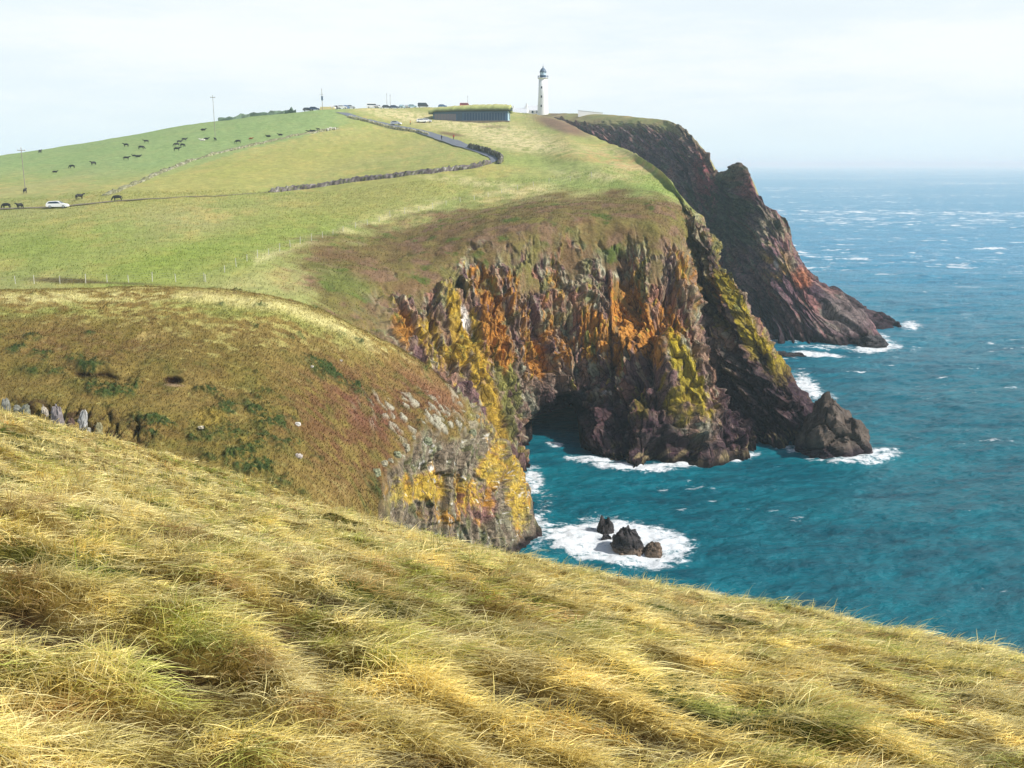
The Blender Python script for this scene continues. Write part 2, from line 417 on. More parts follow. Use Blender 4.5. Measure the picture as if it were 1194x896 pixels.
# dry pale grass along the cliff-top fence and on the dunes by the building
pl = polydist(px, py, [(300, 303), (400, 270), (455, 252), (520, 237), (600, 225), (660, 210)])
c = mixc(c, pale, 0.6 * np.exp(-(pl / 6) ** 2) * sstep(-0.5, 0.4, sml + big))
for (a, b_, rx, ry, s_) in [(570, 152, 75, 10, .75), (600, 168, 45, 8, .8), (470, 135, 45, 6, .85), (680, 200, 50, 9, .55), (655, 172, 45, 6, .4), (740, 196, 30, 5, .7), (685, 206, 34, 6, .8), (570, 215, 80, 5, .5), (730, 180, 40, 5, .4)]:
    c = mixc(c, A(226, 212, 158), s_ * blob(px, py, a, b_, rx, ry, 8, .6) * sstep(-.55, .25, sml + .4 * fin))
c = mixc(c, A(150, 168, 92), .7 * blob(px, py, 640, 192, 75, 8, 6, .6) + .7 * blob(px, py, 690, 215, 80, 8, 5, .6) + .6 * blob(px, py, 770, 222, 26, 16, 40, .5))
c = mixc(c, A(186, 150, 104), .6 * blob(px, py, 720, 188, 50, 9, 12, .6) * sstep(-.3, .3, sml))
c = mixc(c, A(134, 104, 92), .85 * blob(px, py, 655, 147, 34, 7, 18, .5))
c = mixc(c, A(120, 92, 70), .8 * blob(px, py, 525, 156.5, 14, 2, 8, .5) + .5 * blob(px, py, 575, 148, 16, 1.6, 0, .5))
# brown vegetation on the brow
bt = sstep(3.78, 4.3, ROW + 0.34 * fbm(x / 8, y / 8, octv=4, seed=88)) * sstep(2.4, 2.95, COLP + .25 * sml) * (1 - sstep(12.0, 13.0, COLP))
bc = A(122, 98, 66) * np.ones(P.shape)
bc = mixc(bc, A(124, 116, 62), .5 + .9 * fbm(x / 7, y / 7, z / 7, octv=4, seed=89))
bc = mixc(bc, A(132, 106, 80), sstep(.1, .6, fbm(x / 5, y / 5, z / 5, octv=4, seed=90)))
bc = mixc(bc, A(92, 104, 46), sstep(.25, .7, fbm(x / 4, y / 4, z / 4, octv=4, seed=91)))
bc = mixc(bc, A(168, 122, 104), .8 * blob(px, py, 350, 326, 30, 9, -12, .5) * sstep(-.2, .2, fbm(x / 1.5, y / 1.5, octv=3, seed=92)))
bc = mixc(bc, A(160, 116, 96), .6 * blob(px, py, 500, 255, 40, 7, -20, .6) * sstep(-.2, .2, sml))
bc = mixc(bc, A(112, 124, 60), .8 * blob(px, py, 400, 330, 40, 14, 20, .6))
c = mixc(c, bc, bt)
c = mixc(c, A(90, 72, 50), .8 * blob(px, py, 75, 327.5, 42, 3.2, 2, .5) + .6 * blob(px, py, 150, 331, 40, 1.6, 2, .5))
# rock
rk = A(142, 122, 104) * np.ones(P.shape)
t = 1.0 * (i2 - .5); t2 = .6 * (i3 - .5) + .5 * (i4 - .5); t3 = i1 - .5
rk = mixc(rk, A(146, 108, 92), sstep(-.1, .5, t + .5 * t3))
rk = mixc(rk, A(156, 156, 134), sstep(.05, .45, t2 + .4 * fbm(UU / 4, VM / 8, octv=3, seed=99)))
rk = mixc(rk, A(112, 88, 88), sstep(.15, .5, -t - .6 * t2))
upper = sstep(390, 280, py + 12 * fbm(UU / 5, VM / 9, octv=2, seed=101))
rk = mixc(rk, A(150, 150, 126), .75 * upper * sstep(-.15, .4, t2 + .5 * fin))
rk = mixc(rk, A(120, 122, 70), .8 * sstep(.0, .5, fbm(UU / 5, VM / 7, octv=4, seed=102)) * sstep(450, 340, py))
# lichen
nzl = fbm(UU / 3.2, VM / 9, octv=4, seed=103); nzs = fbm(UU / .9, VM / 2.4, octv=3, seed=104)
nzu = fbm(UU / .7, VM / 7, octv=3, seed=105)
def lich(spots, colr, thr=-.15):
    global rk
    m = np.zeros(px.shape)
    for (a, b_, rx, ry, ro, s_) in spots: m = np.maximum(m, s_ * blob(px, py, a, b_, rx, ry, ro, .55))
    rk = mixc(rk, colr * (.94 + .5 * t2 + .25 * t)[..., None].clip(-.6, .6), .92 * sstep(.24, .62, 1.0 * m + .30 * nzl + .34 * nzs + .30 * t2 + .26 * t + .26 * nzu + .04))
lich([(575, 375, 15, 75, -14, .75), (602, 385, 20, 50, -10, .35), (560, 330, 12, 40, -10, .5), (735, 370, 22, 42, -15, .9), (690, 390, 16, 32, 0, .6), (625, 420, 10, 24, -14, .95), (780, 380, 14, 30, -20, .55), (690, 282, 26, 16, -30, .3),
      (470, 385, 12, 22, 0, .75), (440, 300, 1, 1, 0, 0), (645, 340, 20, 36, 0, .22), (735, 335, 14, 26, 0, .22), (660, 410, 20, 25, 0, .4), (800, 320, 20, 40, -15, .3), (715, 405, 26, 26, 0, .55), (600, 345, 12, 36, -10, .4), (760, 400, 18, 30, -15, .6), (640, 390, 12, 30, -8, .4), (840, 330, 12, 30, -22, .55)], A(214, 150, 62))
lich([(535, 385, 11, 42, -8, .95), (556, 400, 9, 60, -12, .6), (500, 385, 14, 22, 0, .5), (572, 465, 14, 70, -18, .7), (520, 420, 14, 18, 0, .35)], A(216, 182, 62))
lich([(803, 438, 14, 52, -22, .85), (792, 470, 20, 38, -18, .5), (749, 474, 6, 18, -18, .9), (860, 360, 10, 50, -27, .85), (880, 400, 14, 30, -32, .85), (905, 435, 20, 22, -40, .8), (842, 330, 6, 30, -25, .7)], A(190, 172, 44))
lich([(590, 470, 8, 50, -14, .6), (600, 455, 9, 30, -10, .6)], A(158, 160, 90))
# guano
wn = sstep(.3, .6, .5 * nzl + .6 * nzs + .3)
wh = np.zeros(px.shape)
for (a, b_, rx, ry, ro, s_) in [(543, 372, 5.5, 22, -14, 1.3), (652, 425, 14, 6, 8, .55), (712, 430, 10, 9, 0, .6), (708, 459, 8, 5, 0, .7), (641, 440, 3, 12, 0, .5), (780, 425, 10, 6, 0, .45)]:
    wh = np.maximum(wh, s_ * blob(px, py, a, b_, rx, ry, ro, .5))
rk = mixc(rk, A(225, 222, 216, 1.2), sstep(.45, .75, wh * (.55 + .5 * wn)))
# wet foot, its colour deepened for the shadow low on the cliff
wet_shade = sstep(12.5, 5.5, z + 1.6 * nzl + 1.2 * t) * (1 - .8 * blob(px, py, 800, 450, 34, 62, -22, .3)) * sstep(3.6, 4.3, COLP)
wet_shade = np.maximum(wet_shade, .9 * sstep(2.6, 1.2, z + .5 * nzl))
wet_shade *= 1 - .75 * sstep(635, 618, px)
dk = mixc(A(48, 34, 46) * np.ones(P.shape), A(92, 72, 76), sstep(.05, .55, t2 + .3 * nzl))
rk = mixc(rk, dk, .92 * wet_shade)
rk = mixc(rk, A(32, 27, 27), sstep(1.3, .5, z + .3 * nzs))
rk = mixc(rk, A(138, 126, 92), .7 * sstep(1.9, .9, np.abs(z - 1.2) + .5) * sstep(.0, .4, nzs) * sstep(690, 720, px))
# spur's shaded side: shade painted into the rock, a little green high up
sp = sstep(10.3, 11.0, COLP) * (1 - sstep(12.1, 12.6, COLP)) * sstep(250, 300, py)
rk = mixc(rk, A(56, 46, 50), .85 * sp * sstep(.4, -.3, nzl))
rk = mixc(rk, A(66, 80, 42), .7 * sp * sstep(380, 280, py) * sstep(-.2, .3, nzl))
rk = mixc(rk, A(30, 24, 30), np.maximum(.75 * hole, hole2))  # cave shade painted into the rock, blackest in the inner opening
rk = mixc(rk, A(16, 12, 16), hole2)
rk = rk * (0.70 + 0.3 * sstep(0.0, 0.35, e2_) + .14 * sstep(0, .14, e3_) + .12 * nzs)[..., None].clip(.3, 1.4)
rk = rk * np.array([1.2, 1.14, 1.09])
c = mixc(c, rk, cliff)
c = mixc(c, A(100, 108, 56), .55 * sstep(11.9, 12.2, COLP) * (1 - cliff))
q = grid_quads(nr, nc)
if grid_normals(P)[nr // 3, nc // 3, 2] > 0: pass
cf = cliff.ravel()[q].mean(1)
MAT_LAND = terrain_mat('turf_and_rock', 0.55, 3.0, 0.22, 0.35)
me = fast_mesh('headland', P, q, cols=np.clip(c, 0.003, 0.9), smooth=cf < 0.5, attrs={'rock': cliff})
MC, MCL = np.clip(c, .003, .9), cliff
head = add_obj('headland', me, MAT_LAND)
tag(head, 'grassy headland with lichen-covered cliffs and a sea cave, running out to a rocky spur', 'headland', kind='structure')

def bvh_of(P, step=2):
    S = P[::step, ::step]; r_, c_ = S.shape[:2]
    return BVHTree.FromPolygons(S.reshape(-1, 3).tolist(), grid_quads(r_, c_).tolist())
BV_M = bvh_of(P)
CAMV = Vector((0, 0, CAMZ))

# ------------------------------------------------------------------ FAR HEADLAND
F_cols = [
 # back, crest, g, f1, f2, f3, base, under
 H((590,145,760),(600,133,640),(600,137,580),(640,150,530),(660,175,500),(680,200,480),(700,230,465),(700,290,455)),
 H((650,140,740),(645,132.5,590),(645,138,540),(668,150,490),(682,175,460),(700,210,440),(722,285,415),(722,400,400)),
 H((690,142,660),(690,133,530),(688,143,490),(700,162,450),(710,200,425),(722,260,397),(740,328,380),(740,420,370)),
 H((740,146,590),(740,136.5,465),(742,144,440),(760,172,408),(775,210,385),(795,272,360),(815,341,347),(815,420,335)),
 H((790,152,540),(784,142.5,417),(790,152,403),(812,192,368),(825,235,345),(836,302,315),(852,374,283),(852,440,270)),
 H((822,176,480),(816,169,377),(822,187,357),(836,217,335),(846,262,310),(860,322,288),(882,392,255),(882,450,245)),
 H((845,210,430),(838,201,344),(842,211,336),(855,236,314),(868,282,292),(890,342,268),(915,399,247),(915,450,238)),
 H((870,202,400),(863,191,317),(871,200,307),(883,236,294),(897,276,281),(917,331,262),(945,401,245.3),(945,450,238)),
 H((890,240,380),(881,227,308),(890,249,298),(912,256,290),(922,296,275),(941,346,255),(985,403,243.5),(985,450,236)),
 H((905,264,370),(898,251,303),(919,254,296),(923,290,286),(934,319,277),(980,343,262),(1022,399,247),(1024,450,240)),
 H((908,275,370),(904,266,315),(914,275,308),(930,305,300),(948,330,292),(978,360,280),(1010,384,264),(1012,440,250)),
 H((910,280,380),(905,264,325),(922,285,315),(945,320,306),(968,333,300),(1010,358,285),(1052,381,270),(1054,440,260)),
 H((910,300,400),(905,285,350),(920,300,340),(945,328,330),(968,342,322),(1005,362,305),(1040,376,285),(1040,430,275)),
]
row_n = [6, 24, 60, 70, 80, 80, 8]
col_n = [20, 40, 50, 60, 60, 50, 44, 44, 44, 44, 30, 24]
G, rp, cp = loft(F_cols, row_n, col_n)
nr, nc = G.shape[:2]
ROW, COLP = np.meshgrid(rp, cp, indexing='ij')
seg = np.linalg.norm(np.diff(G, axis=0), axis=-1)
VM = np.concatenate([np.zeros((1, nc)), np.cumsum(seg, 0)], 0); VM -= VM[int(np.searchsorted(rp, 2))][None, :]
UM = np.concatenate([[0], np.cumsum(np.linalg.norm(np.diff(G[int(np.searchsorted(rp, 4))], axis=0), axis=-1))])[None, :] + 0 * VM
Nn = grid_normals(G)
if Nn[nr // 4, nc // 4, 2] < 0: Nn = -Nn
eo = .35 * fbm(UM / 12, VM / 12, octv=4, seed=203)
cliff = np.maximum(sstep(1.85, 2.35, ROW + eo), sstep(3.6, 4.4, COLP) * sstep(.9, 1.2, ROW))
UU = UM - 0.05 * VM + 2.0 * fbm(UM / 14, VM / 18, octv=2, seed=208)
f1, k1 = facet(UU / 11, VM / 20, 221, tilt=1.3); f2, k2 = facet(UU / 4.2, VM / 7, 231, tilt=1.2); f3, k3 = facet(UU / 1.8, VM / 3.2, 241, tilt=1.1)
s1, e1_, i1 = slabs(UU - .1 * VM, VM, 9, 26, 521, a=1.1); s2, e2_, i2 = slabs(UU, VM, 3.6, 9, 531, a=1.0, b=.6); s3, e3_, i3 = slabs(UU, VM, 1.5, 3.5, 541, b=.6)
rd = 1.9 * s1 + 1.5 * s2 + .8 * s3 + 1.5 * f1 + 1.0 * f2 + .6 * f3 - .8 * (1 - sstep(0, .16, k1)) - .5 * (1 - sstep(0, .2, k2)) + .4 * fbm(G[..., 0] / 2.5, G[..., 1] / 2.5, G[..., 2] / 2.5, octv=3, seed=205)
x, y, z = G[..., 0], G[..., 1], G[..., 2]
rd = soften(rd, 2)
D = cliff * rd * (1 - .45 * sstep(6.0, 8.0, COLP)) + (1 - cliff) * .4 * fbm(x / 9, y / 12, octv=3, seed=206)
D *= sstep(.6, 1.6, ROW) * .78 + .22 * sstep(0, 1, ROW)
P = G + Nn * D[..., None]
px, py = proj(P); z = P[..., 2]
c = A(136, 142, 88) * np.ones(P.shape)
c = mixc(c, A(164, 150, 104), .5 + fbm(x / 12, y / 20, octv=3, seed=207))
c = mixc(c, A(120, 96, 84), .7 * blob(px, py, 640, 135, 40, 4, 3, .5) * sstep(-.4, .2, fbm(x / 9, y / 20, octv=3, seed=209)))
c = mixc(c, A(70, 112, 70), .8 * blob(px, py, 664, 147, 10, 5, 25, .5))
t = i2 - .5; t2 = i3 - .5
nl = fbm(UU / 8, VM / 8, octv=4, seed=210)
rk = A(148, 120, 118) * np.ones(P.shape)
rk = mixc(rk, A(150, 110, 102), sstep(0, .5, t + .4 * nl))
rk = mixc(rk, A(134, 128, 112), sstep(.1, .5, t2 + .3 * nl))
rk = mixc(rk, A(80, 66, 72), sstep(.1, .5, -t))
rk = mixc(rk, A(84, 64, 78), .55 * sstep(.2, -.4, nl))
rk = mixc(rk, A(158, 92, 92), .85 * blob(px, py, 822, 205, 13, 40, -6, .5) + .5 * blob(px, py, 868, 215, 14, 26, 0, .5))
rk = mixc(rk, A(60, 86, 56), .75 * sstep(.0, .5, nl + .8 * blob(px, py, 845, 255, 30, 40, 0, .6) - .1) * sstep(330, 260, py))
rk = mixc(rk, A(156, 152, 120), .7 * blob(px, py, 905, 275, 22, 40, -20, .5) * sstep(-.3, .3, t2))
rk = mixc(rk, A(186, 150, 66), .8 * blob(px, py, 905, 310, 14, 22, -20, .5) * sstep(-.2, .3, nl + .3 * t2))
rk = mixc(rk, A(176, 112, 66), .7 * blob(px, py, 935, 325, 12, 12, -40, .5))
rk = mixc(rk, A(236, 232, 220, 1.2), .9 * blob(px, py, 905, 308, 2.5, 5, -20, .3))
rk = mixc(rk, A(48, 34, 50), .9 * sstep(315, 370, py + 8 * nl) * sstep(900, 880, px - .5 * (py - 330)))  # shadow on the lower left face painted into the colour
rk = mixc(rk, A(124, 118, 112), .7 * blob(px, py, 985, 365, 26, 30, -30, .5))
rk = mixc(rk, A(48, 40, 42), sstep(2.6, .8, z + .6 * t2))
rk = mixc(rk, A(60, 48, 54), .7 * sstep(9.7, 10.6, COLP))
rk = rk * (.66 + .26 * sstep(0, .25, k2))[..., None] * np.array([1.22, 1.12, 1.14])
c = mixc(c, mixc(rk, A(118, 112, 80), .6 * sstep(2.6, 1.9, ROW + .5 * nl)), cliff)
q = grid_quads(nr, nc); cf = cliff.ravel()[q].mean(1)
me = fast_mesh('far_headland', P, q, cols=np.clip(c, .003, .9), smooth=cf < .5, attrs={'rock': cliff})
fh = add_obj('far_headland', me, MAT_LAND)
tag(fh, 'hazy far headland of purple-brown cliff stepping down to a dark point in the sea', 'headland', kind='structure')
BV_F = bvh_of(P)

# ------------------------------------------------------------------ KNOLL across the gully
K_cols = [
 # back, top, k1, k2, k3, k4, k5
 H((-160,348,128),(-150,345,108),(-150,362,103),(-150,400,96),(-150,470,87),(-150,540,79),(-150,620,70)),
 H((50,345,130),(50,339,110),(50,356,105),(50,392,97),(50,445,89),(50,505,81),(50,590,73)),
 H((200,345,132),(200,336,113),(200,353,107),(200,392,98.5),(200,445,90),(200,515,81),(200,605,73)),
 H((320,358,132),(320,347,113),(320,364,108),(320,404,100),(322,462,91),(325,532,82),(330,615,75)),
 H((395,388,130),(400,376,113.5),(400,392,109),(400,430,103),(400,490,94.5),(402,556,86),(405,625,79)),
 H((465,None,124,20.5),(462,405,114.5),(460,420,111.5),(456,452,106),(450,505,98),(448,570,92),(445,645,87)),
 H((528,None,124,15),(522,449,115.5),(520,462,113),(515,485,108),(508,520,103),(500,568,100),(495,625,98.5)),
 H((575,None,126,9.5),(566,488,117.5),(562,500,115),(556,516,111),(548,543,106.5),(543,585,104),(542,632,102.5)),
 H((604,None,128,3.5),(598,538,119.5),(597,550,117),(594,563,113),(590,585,110),(587,608,107.5),(590,642,105)),
 H((618,None,130,-.6),(613,567,121.5),(615,578,119),(616,590,116),(618,605,113.5),(618,622,111.5),(622,652,109)),
 H((634,None,130,-3),(632,None,122,-2.5),(632,None,119,-2.5),(633,None,116,-2.5),(634,None,113.5,-2.5),(636,None,111,-2.5),(640,None,108,-3)),
]
row_n = [14, 22, 50, 84, 90, 60]
col_n = [50, 90, 90, 70, 70, 70, 66, 54, 34, 16]
G, rp, cp = loft(K_cols, row_n, col_n)
nr, nc = G.shape[:2]
ROW, COLP = np.meshgrid(rp, cp, indexing='ij')
px0, py0 = proj(G)
seg = np.linalg.norm(np.diff(G, axis=0), axis=-1)
VM = np.concatenate([np.zeros((1, nc)), np.cumsum(seg, 0)], 0)
UM = np.concatenate([[0], np.cumsum(np.linalg.norm(np.diff(G[int(np.searchsorted(rp, 4))], axis=0), axis=-1))])[None, :] + 0 * VM
Nn = grid_normals(G)
if Nn[nr // 3, nc // 4, 2] < 0: Nn = -Nn
x, y, z = G[..., 0], G[..., 1], G[..., 2]
eo = fbm(UM / 5, VM / 5, octv=4, seed=303)
lim = np.interp(px0, [-300, 425, 445, 470, 500, 535, 560, 585, 602, 640], [900, 900, 560, 520, 506, 500, 490, 490, 524, 504])   # photo line below which the rock is bare
lim2 = np.interp(py0, [380, 430, 470, 520, 545, 570, 900], [560, 530, 548, 566, 575, 560, 430])
cliff = np.maximum(sstep(-12, 16, py0 - lim + 20 * eo) * sstep(432, 470, px0 + 22 * eo), 0)
cliff = np.maximum(cliff, sstep(-5, 8, px0 - np.interp(py0, [380, 440, 475, 505, 520, 540, 900], [500, 520, 548, 560, 560, 520, 440]) + 9 * eo) * sstep(400, 440, py0))
face = np.maximum(cliff * 0, cliff)
UU = UM + .12 * VM + .5 * fbm(UM / 5, VM / 6, octv=2, seed=308)
f1, k1 = facet(UU / 3.4, VM / 5.5, 321, tilt=1.2); f2, k2 = facet(UU / 1.5, VM / 2.8, 331, tilt=1.2); f3, k3 = facet(UU / .62, VM / 1.3, 341, tilt=1.1); f4, k4 = facet(UU / .3, VM / .55, 351)
UL = UM - .10 * VM
s1, e1_, i1 = slabs(UL, VM, 3.0, 9.0, 621, a=.9, b=.12); s2, e2_, i2 = slabs(UL, VM, 1.3, 4.2, 631, a=.8, b=.12); s3, e3_, i3 = slabs(UL, VM, .6, 2.0, 641, a=.7, b=.1)
rd = 1.0 * s1 + .55 * s2 + .25 * s3 + .6 * f1 + .45 * f2 + .26 * f3 + .12 * f4 - .25 * (1 - sstep(0, .14, e2_)) - .2 * (1 - sstep(0, .18, k2))
rd = soften(rd, 3)
gd = .22 * fbm(x / 6, y / 6, octv=3, seed=309) + .12 * fbm(x / 1.6, y / 1.6, octv=4, seed=310)
shr = sstep(.0, .5, fbm(x / 3, y / 3, octv=4, seed=311) + .75 * np.maximum.reduce([blob(px0, py0, 290, 505, 70, 55, 20, .5), blob(px0, py0, 130, 450, 34, 22, 20, .5), blob(px0, py0, 60, 425, 60, 16, 0, .5), blob(px0, py0, 375, 435, 70, 16, 20, .6) * .7, blob(px0, py0, 190, 500, 46, 14, 20, .5), blob(px0, py0, 10, 395, 30, 16, 0, .6)]) - .42)
gd = gd + shr * (.16 + .5 * np.abs(fbm(x / .7, y / .7, octv=3, seed=312)))
gd = gd - .9 * blob(px0, py0, 201, 443.5, 11, 4.6, 3, .25) + .14 * blob(px0, py0, 200, 449, 15, 3, 3, .5)
scar = polydist(px0, py0, [(86, 434), (105, 436), (124, 434), (138, 441)])
gd = gd - .55 * np.exp(-((py0 - np.interp(px0, [80, 105, 124, 140], [435.5, 438, 436.5, 443])) / 3.0) ** 2) * blob(px0, py0, 113, 437, 27, 10, 0, .2) + .35 * blob(px0, py0, 113, 428, 30, 6, 4, .5)
# broken bank in the gully: dark crevices between slabs
bank = blob(px0, py0, 60, 488, 110, 20, 8, .35)
bx_, bk_ = facet(x / 1.1, VM / 4, 361, tilt=.8)
gd = gd + bank * (.9 * bx_ - .9 * (1 - sstep(0, .22, bk_)))
D = (cliff * rd + (1 - cliff) * gd) * sstep(0, .8, ROW)
P = G + Nn * D[..., None]
px, py = proj(P); z = P[..., 2]
big = fbm(x / 9, y / 7, octv=4, seed=381); sml = fbm(x / 1.8, y / 1.3, octv=4, seed=382); fin = fbm(x / .45, y / .35, octv=3, seed=383)
c = A(158, 136, 76) * np.ones(P.shape)
c = mixc(c, A(146, 130, 66), .5 + 1.1 * big)
c = mixc(c, A(140, 116, 64), sstep(-.1, .6, fbm(x / 5, y / 3.5, octv=4, seed=384)) * .8)
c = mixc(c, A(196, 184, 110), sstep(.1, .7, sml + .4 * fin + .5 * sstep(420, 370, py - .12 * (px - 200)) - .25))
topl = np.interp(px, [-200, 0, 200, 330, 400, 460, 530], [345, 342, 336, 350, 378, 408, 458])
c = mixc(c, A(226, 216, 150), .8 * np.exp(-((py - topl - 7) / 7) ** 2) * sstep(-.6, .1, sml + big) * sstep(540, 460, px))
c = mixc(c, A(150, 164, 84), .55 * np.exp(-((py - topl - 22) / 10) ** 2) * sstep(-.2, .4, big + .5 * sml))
c = mixc(c, A(130, 92, 64), .9 * blob(px, py, 420, 495, 95, 75, 40, .6) * sstep(-.6, .3, sml + .3 * big) + .6 * blob(px, py, 500, 455, 45, 30, 40, .6) + .5 * blob(px, py, 90, 400, 110, 24, 0, .6) * sstep(-.4, .4, sml))
c = mixc(c, A(140, 88, 76), .5 * blob(px, py, 430, 480, 40, 18, 30, .6) + .45 * blob(px, py, 520, 470, 30, 14, 30, .6))
c = mixc(c, A(112, 112, 54), .5 * sstep(.1, .5, fbm(x / 2.4, y / 2, octv=4, seed=386)) * sstep(390, 430, py))
c = mixc(c, A(62, 88, 44), .9 * shr * sstep(-.35, .3, .8 * sml + .9 * fin + .12))
c = mixc(c, A(172, 150, 72), .8 * blob(px, py, 245, 487, 17, 11, 0, .4))
c = mixc(c, A(214, 188, 116), .6 * blob(px, py, 165, 388, 24, 7, 0, .5) * sstep(-.3, .3, sml))
c = mixc(c, A(60, 38, 24), blob(px, py, 201, 443.5, 11, 5, 3, .3)); c = mixc(c, A(190, 160, 130), .7 * blob(px, py, 203, 449.5, 11, 1.6, 3, .5))
c = mixc(c, A(54, 34, 26), .95 * np.exp(-((py - np.interp(px, [80, 105, 124, 140], [435.5, 438, 436.5, 443])) / 3.2) ** 2) * blob(px, py, 113, 437, 27, 10, 0, .2))
c = mixc(c, A(70, 44, 38), .8 * bank * sstep(-.2, .3, fbm(x / 1.5, VM / 1.5, octv=3, seed=387)))
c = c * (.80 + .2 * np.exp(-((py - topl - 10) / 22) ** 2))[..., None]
t = i2 - .5; t2 = .8 * (i3 - .5); nl = fbm(UU / 2, VM / 3, octv=4, seed=410); ns = fbm(UU / .5, VM / .8, octv=3, seed=411)
rk = A(138, 124, 104) * np.ones(P.shape)
rk = mixc(rk, A(146, 142, 116), sstep(.05, .5, t2 + .5 * nl))
rk = mixc(rk, A(152, 110, 104), .8 * sstep(.05, .5, t + .9 * blob(px, py, 560, 590, 26, 26, 0, .5) + .5 * blob(px, py, 500, 600, 30, 12, 0, .5) - .35))
rk = mixc(rk, A(104, 112, 62), .6 * sstep(.1, .5, fbm(UU / 1.6, VM / 2, octv=4, seed=412)))
lm = .12 + .78 * np.maximum.reduce([.85 * blob(px, py, 470, 573, 16, 20, 0, .5), .9 * blob(px, py, 500, 568, 22, 20, 0, .5), .95 * blob(px, py, 572, 548, 18, 20, 0, .5), .7 * blob(px, py, 545, 575, 22, 20, 0, .5), .95 * blob(px, py, 602, 572, 14, 50, -8, .5), .7 * blob(px, py, 585, 530, 12, 30, -25, .5), .5 * blob(px, py, 575, 500, 12, 30, -30, .5), .35 * blob(px, py, 520, 590, 60, 25, 0, .4)])
rk = mixc(rk, A(198, 146, 54), sstep(.34, .72, lm + .45 * nl + .42 * t + .3 * t2 - .02) * sstep(-.5, .2, ns + .3) * .9)
rk = mixc(rk, A(192, 174, 74), sstep(.42, .8, lm + .5 * ns + .3 * t2 - .02) * .6)
rk = mixc(rk, A(134, 70, 54), .8 * sstep(.25, .5, t2) * blob(px, py, 510, 600, 40, 16, 0, .5))
rk = mixc(rk, A(230, 226, 216, 1.2), .9 * sstep(.56, .74, ns * .8 + .5 * nl + .25 * blob(px, py, 555, 560, 90, 80, 0, .5)) * sstep(.1, .3, t2 + .2))
rk = mixc(rk, A(56, 46, 46), sstep(2.0, .4, z + .5 * nl))
rk = rk * (.66 + .30 * sstep(0, .16, e2_) + .16 * sstep(0, .08, e3_))[..., None]
# grey boulders breaking through the turf near the edge
bl = sstep(.2, .42, facet(x / .8, VM / .8, 461)[0]) * np.maximum(blob(px, py, 500, 490, 70, 28, 14, .5), blob(px, py, 560, 450, 30, 40, 45, .5)) * (1 - cliff)
c = mixc(c, A(178, 172, 150), bl)
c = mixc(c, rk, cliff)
P = P + Nn * (bl * .25)[..., None]
q = grid_quads(nr, nc); cf = cliff.ravel()[q].mean(1)
MAT_KNOLL = terrain_mat('rough_turf_and_rock', 1.6, 8.0, 0.24, 0.12)
me = fast_mesh('knoll', P, q, cols=np.clip(c, .003, .9), smooth=cf < .5, attrs={'rock': cliff})
kn = add_obj('knoll', me, MAT_KNOLL)
tag(kn, 'brown grassy knoll with a burrow hole, ending in yellow lichened rocks above the cove', 'hill', kind='structure')
BV_K = bvh_of(P); KP, KCL, KN, KC, KROW, KPX, KPY, KSH = P, cliff, Nn, c, ROW, px, py, shr
# ------------------------------------------------------------------ SEA
pyr = np.concatenate([[193.2, 193.6, 194.1, 194.8, 195.6], np.arange(196.5, 260, 0.9), np.arange(260, 640, 0.85), np.arange(640, 800, 1.6), np.arange(800, 1250, 6)])[::-1]
Yr = sea_y(pyr); Yr = np.concatenate([Yr, [60000.0]])
pxs = np.concatenate([np.arange(-500, 560, 14.0), np.arange(560, 1260, 1.15), np.arange(1260, 1800, 8.0)])
YY, PX = np.meshgrid(Yr, pxs, indexing='ij')
XX = (PX - CX) / FPX * (YY * CP + CAMZ * SP)
fade = sstep(900, 250, YY)
sw = XX * 0.35 + YY      # swell runs roughly towards the shore
wx, wy = XX + 1.5 * fbm(XX / 15, YY / 15, octv=2, seed=501), YY
h = 0.30 * fbm(wx / 16, wy / 7, octv=2, seed=502) + 0.20 * fbm((wx * .9 + wy * .4) / 6.5, (wy * .9 - wx * .4) / 2.6, octv=3, seed=503) + .10 * fbm(wx / 1.8, wy / .9, octv=2, seed=504)
h2 = .8 * fbm(wx / 60, wy / 26, octv=2, seed=505)
ZZ = h * fade * 1.15 + h2 * sstep(3000, 600, YY) - 0.02
PXs, PYs = PX, CY + FPX * np.tan(np.arctan2(CAMZ, YY) - PITCH)
foam = np.zeros(PX.shape)
def fb(cx, cy, rx, ry, s=1.0, rot=0, soft=.6):
    global foam
    foam = np.maximum(foam, s * blob(PXs, PYs, cx, cy, rx, ry, rot, soft))
fb(722, 631, 92, 25, 1.0, 3, .28); fb(742, 640, 64, 22, 1.0, 4, .4); fb(668, 628, 48, 18, .85, 8, .5); fb(628, 618, 20, 26, .8, 0, .6); fb(700, 612, 40, 12, .8)
fb(622, 560, 16, 20, .85, 0, .6); fb(634, 585, 20, 34, .5, 0, .7)
fb(690, 538, 34, 4.5, .9, 4, .6); fb(735, 546, 55, 6, 1.0, 3, .6); fb(800, 540, 60, 6, .95, -8, .6); fb(855, 531, 34, 5, .95, -10, .6)
fb(930, 523, 40, 4, .85, 6, .6); fb(990, 533, 55, 7, .85, 3, .6); fb(1022, 529, 32, 7, .9, -4, .6); fb(648, 519, 14, 3.5, .8, 8, .6)
fb(940, 452, 24, 15, .95, 30, .6); fb(960, 462, 20, 9, .7, 10, .6)
fb(1022, 404, 32, 6, 1.0, -3, .6); fb(1018, 392, 26, 8, .8, 20, .6); fb(955, 414, 36, 5, 1.0, 6, .5); fb(905, 397, 40, 2.2, .7, 3, .6); fb(1062, 380, 16, 6, .9, 0, .7); fb(1035, 372, 14, 5, .7, 30, .6); fb(965, 404, 60, 3, .7, 0, .6)
fb(1100, 392, 60, 5, .45, -12, .7); fb(1060, 405, 40, 5, .5, 0, .7)
fb(1075, 450, 24, 3, .35, 0, .7)
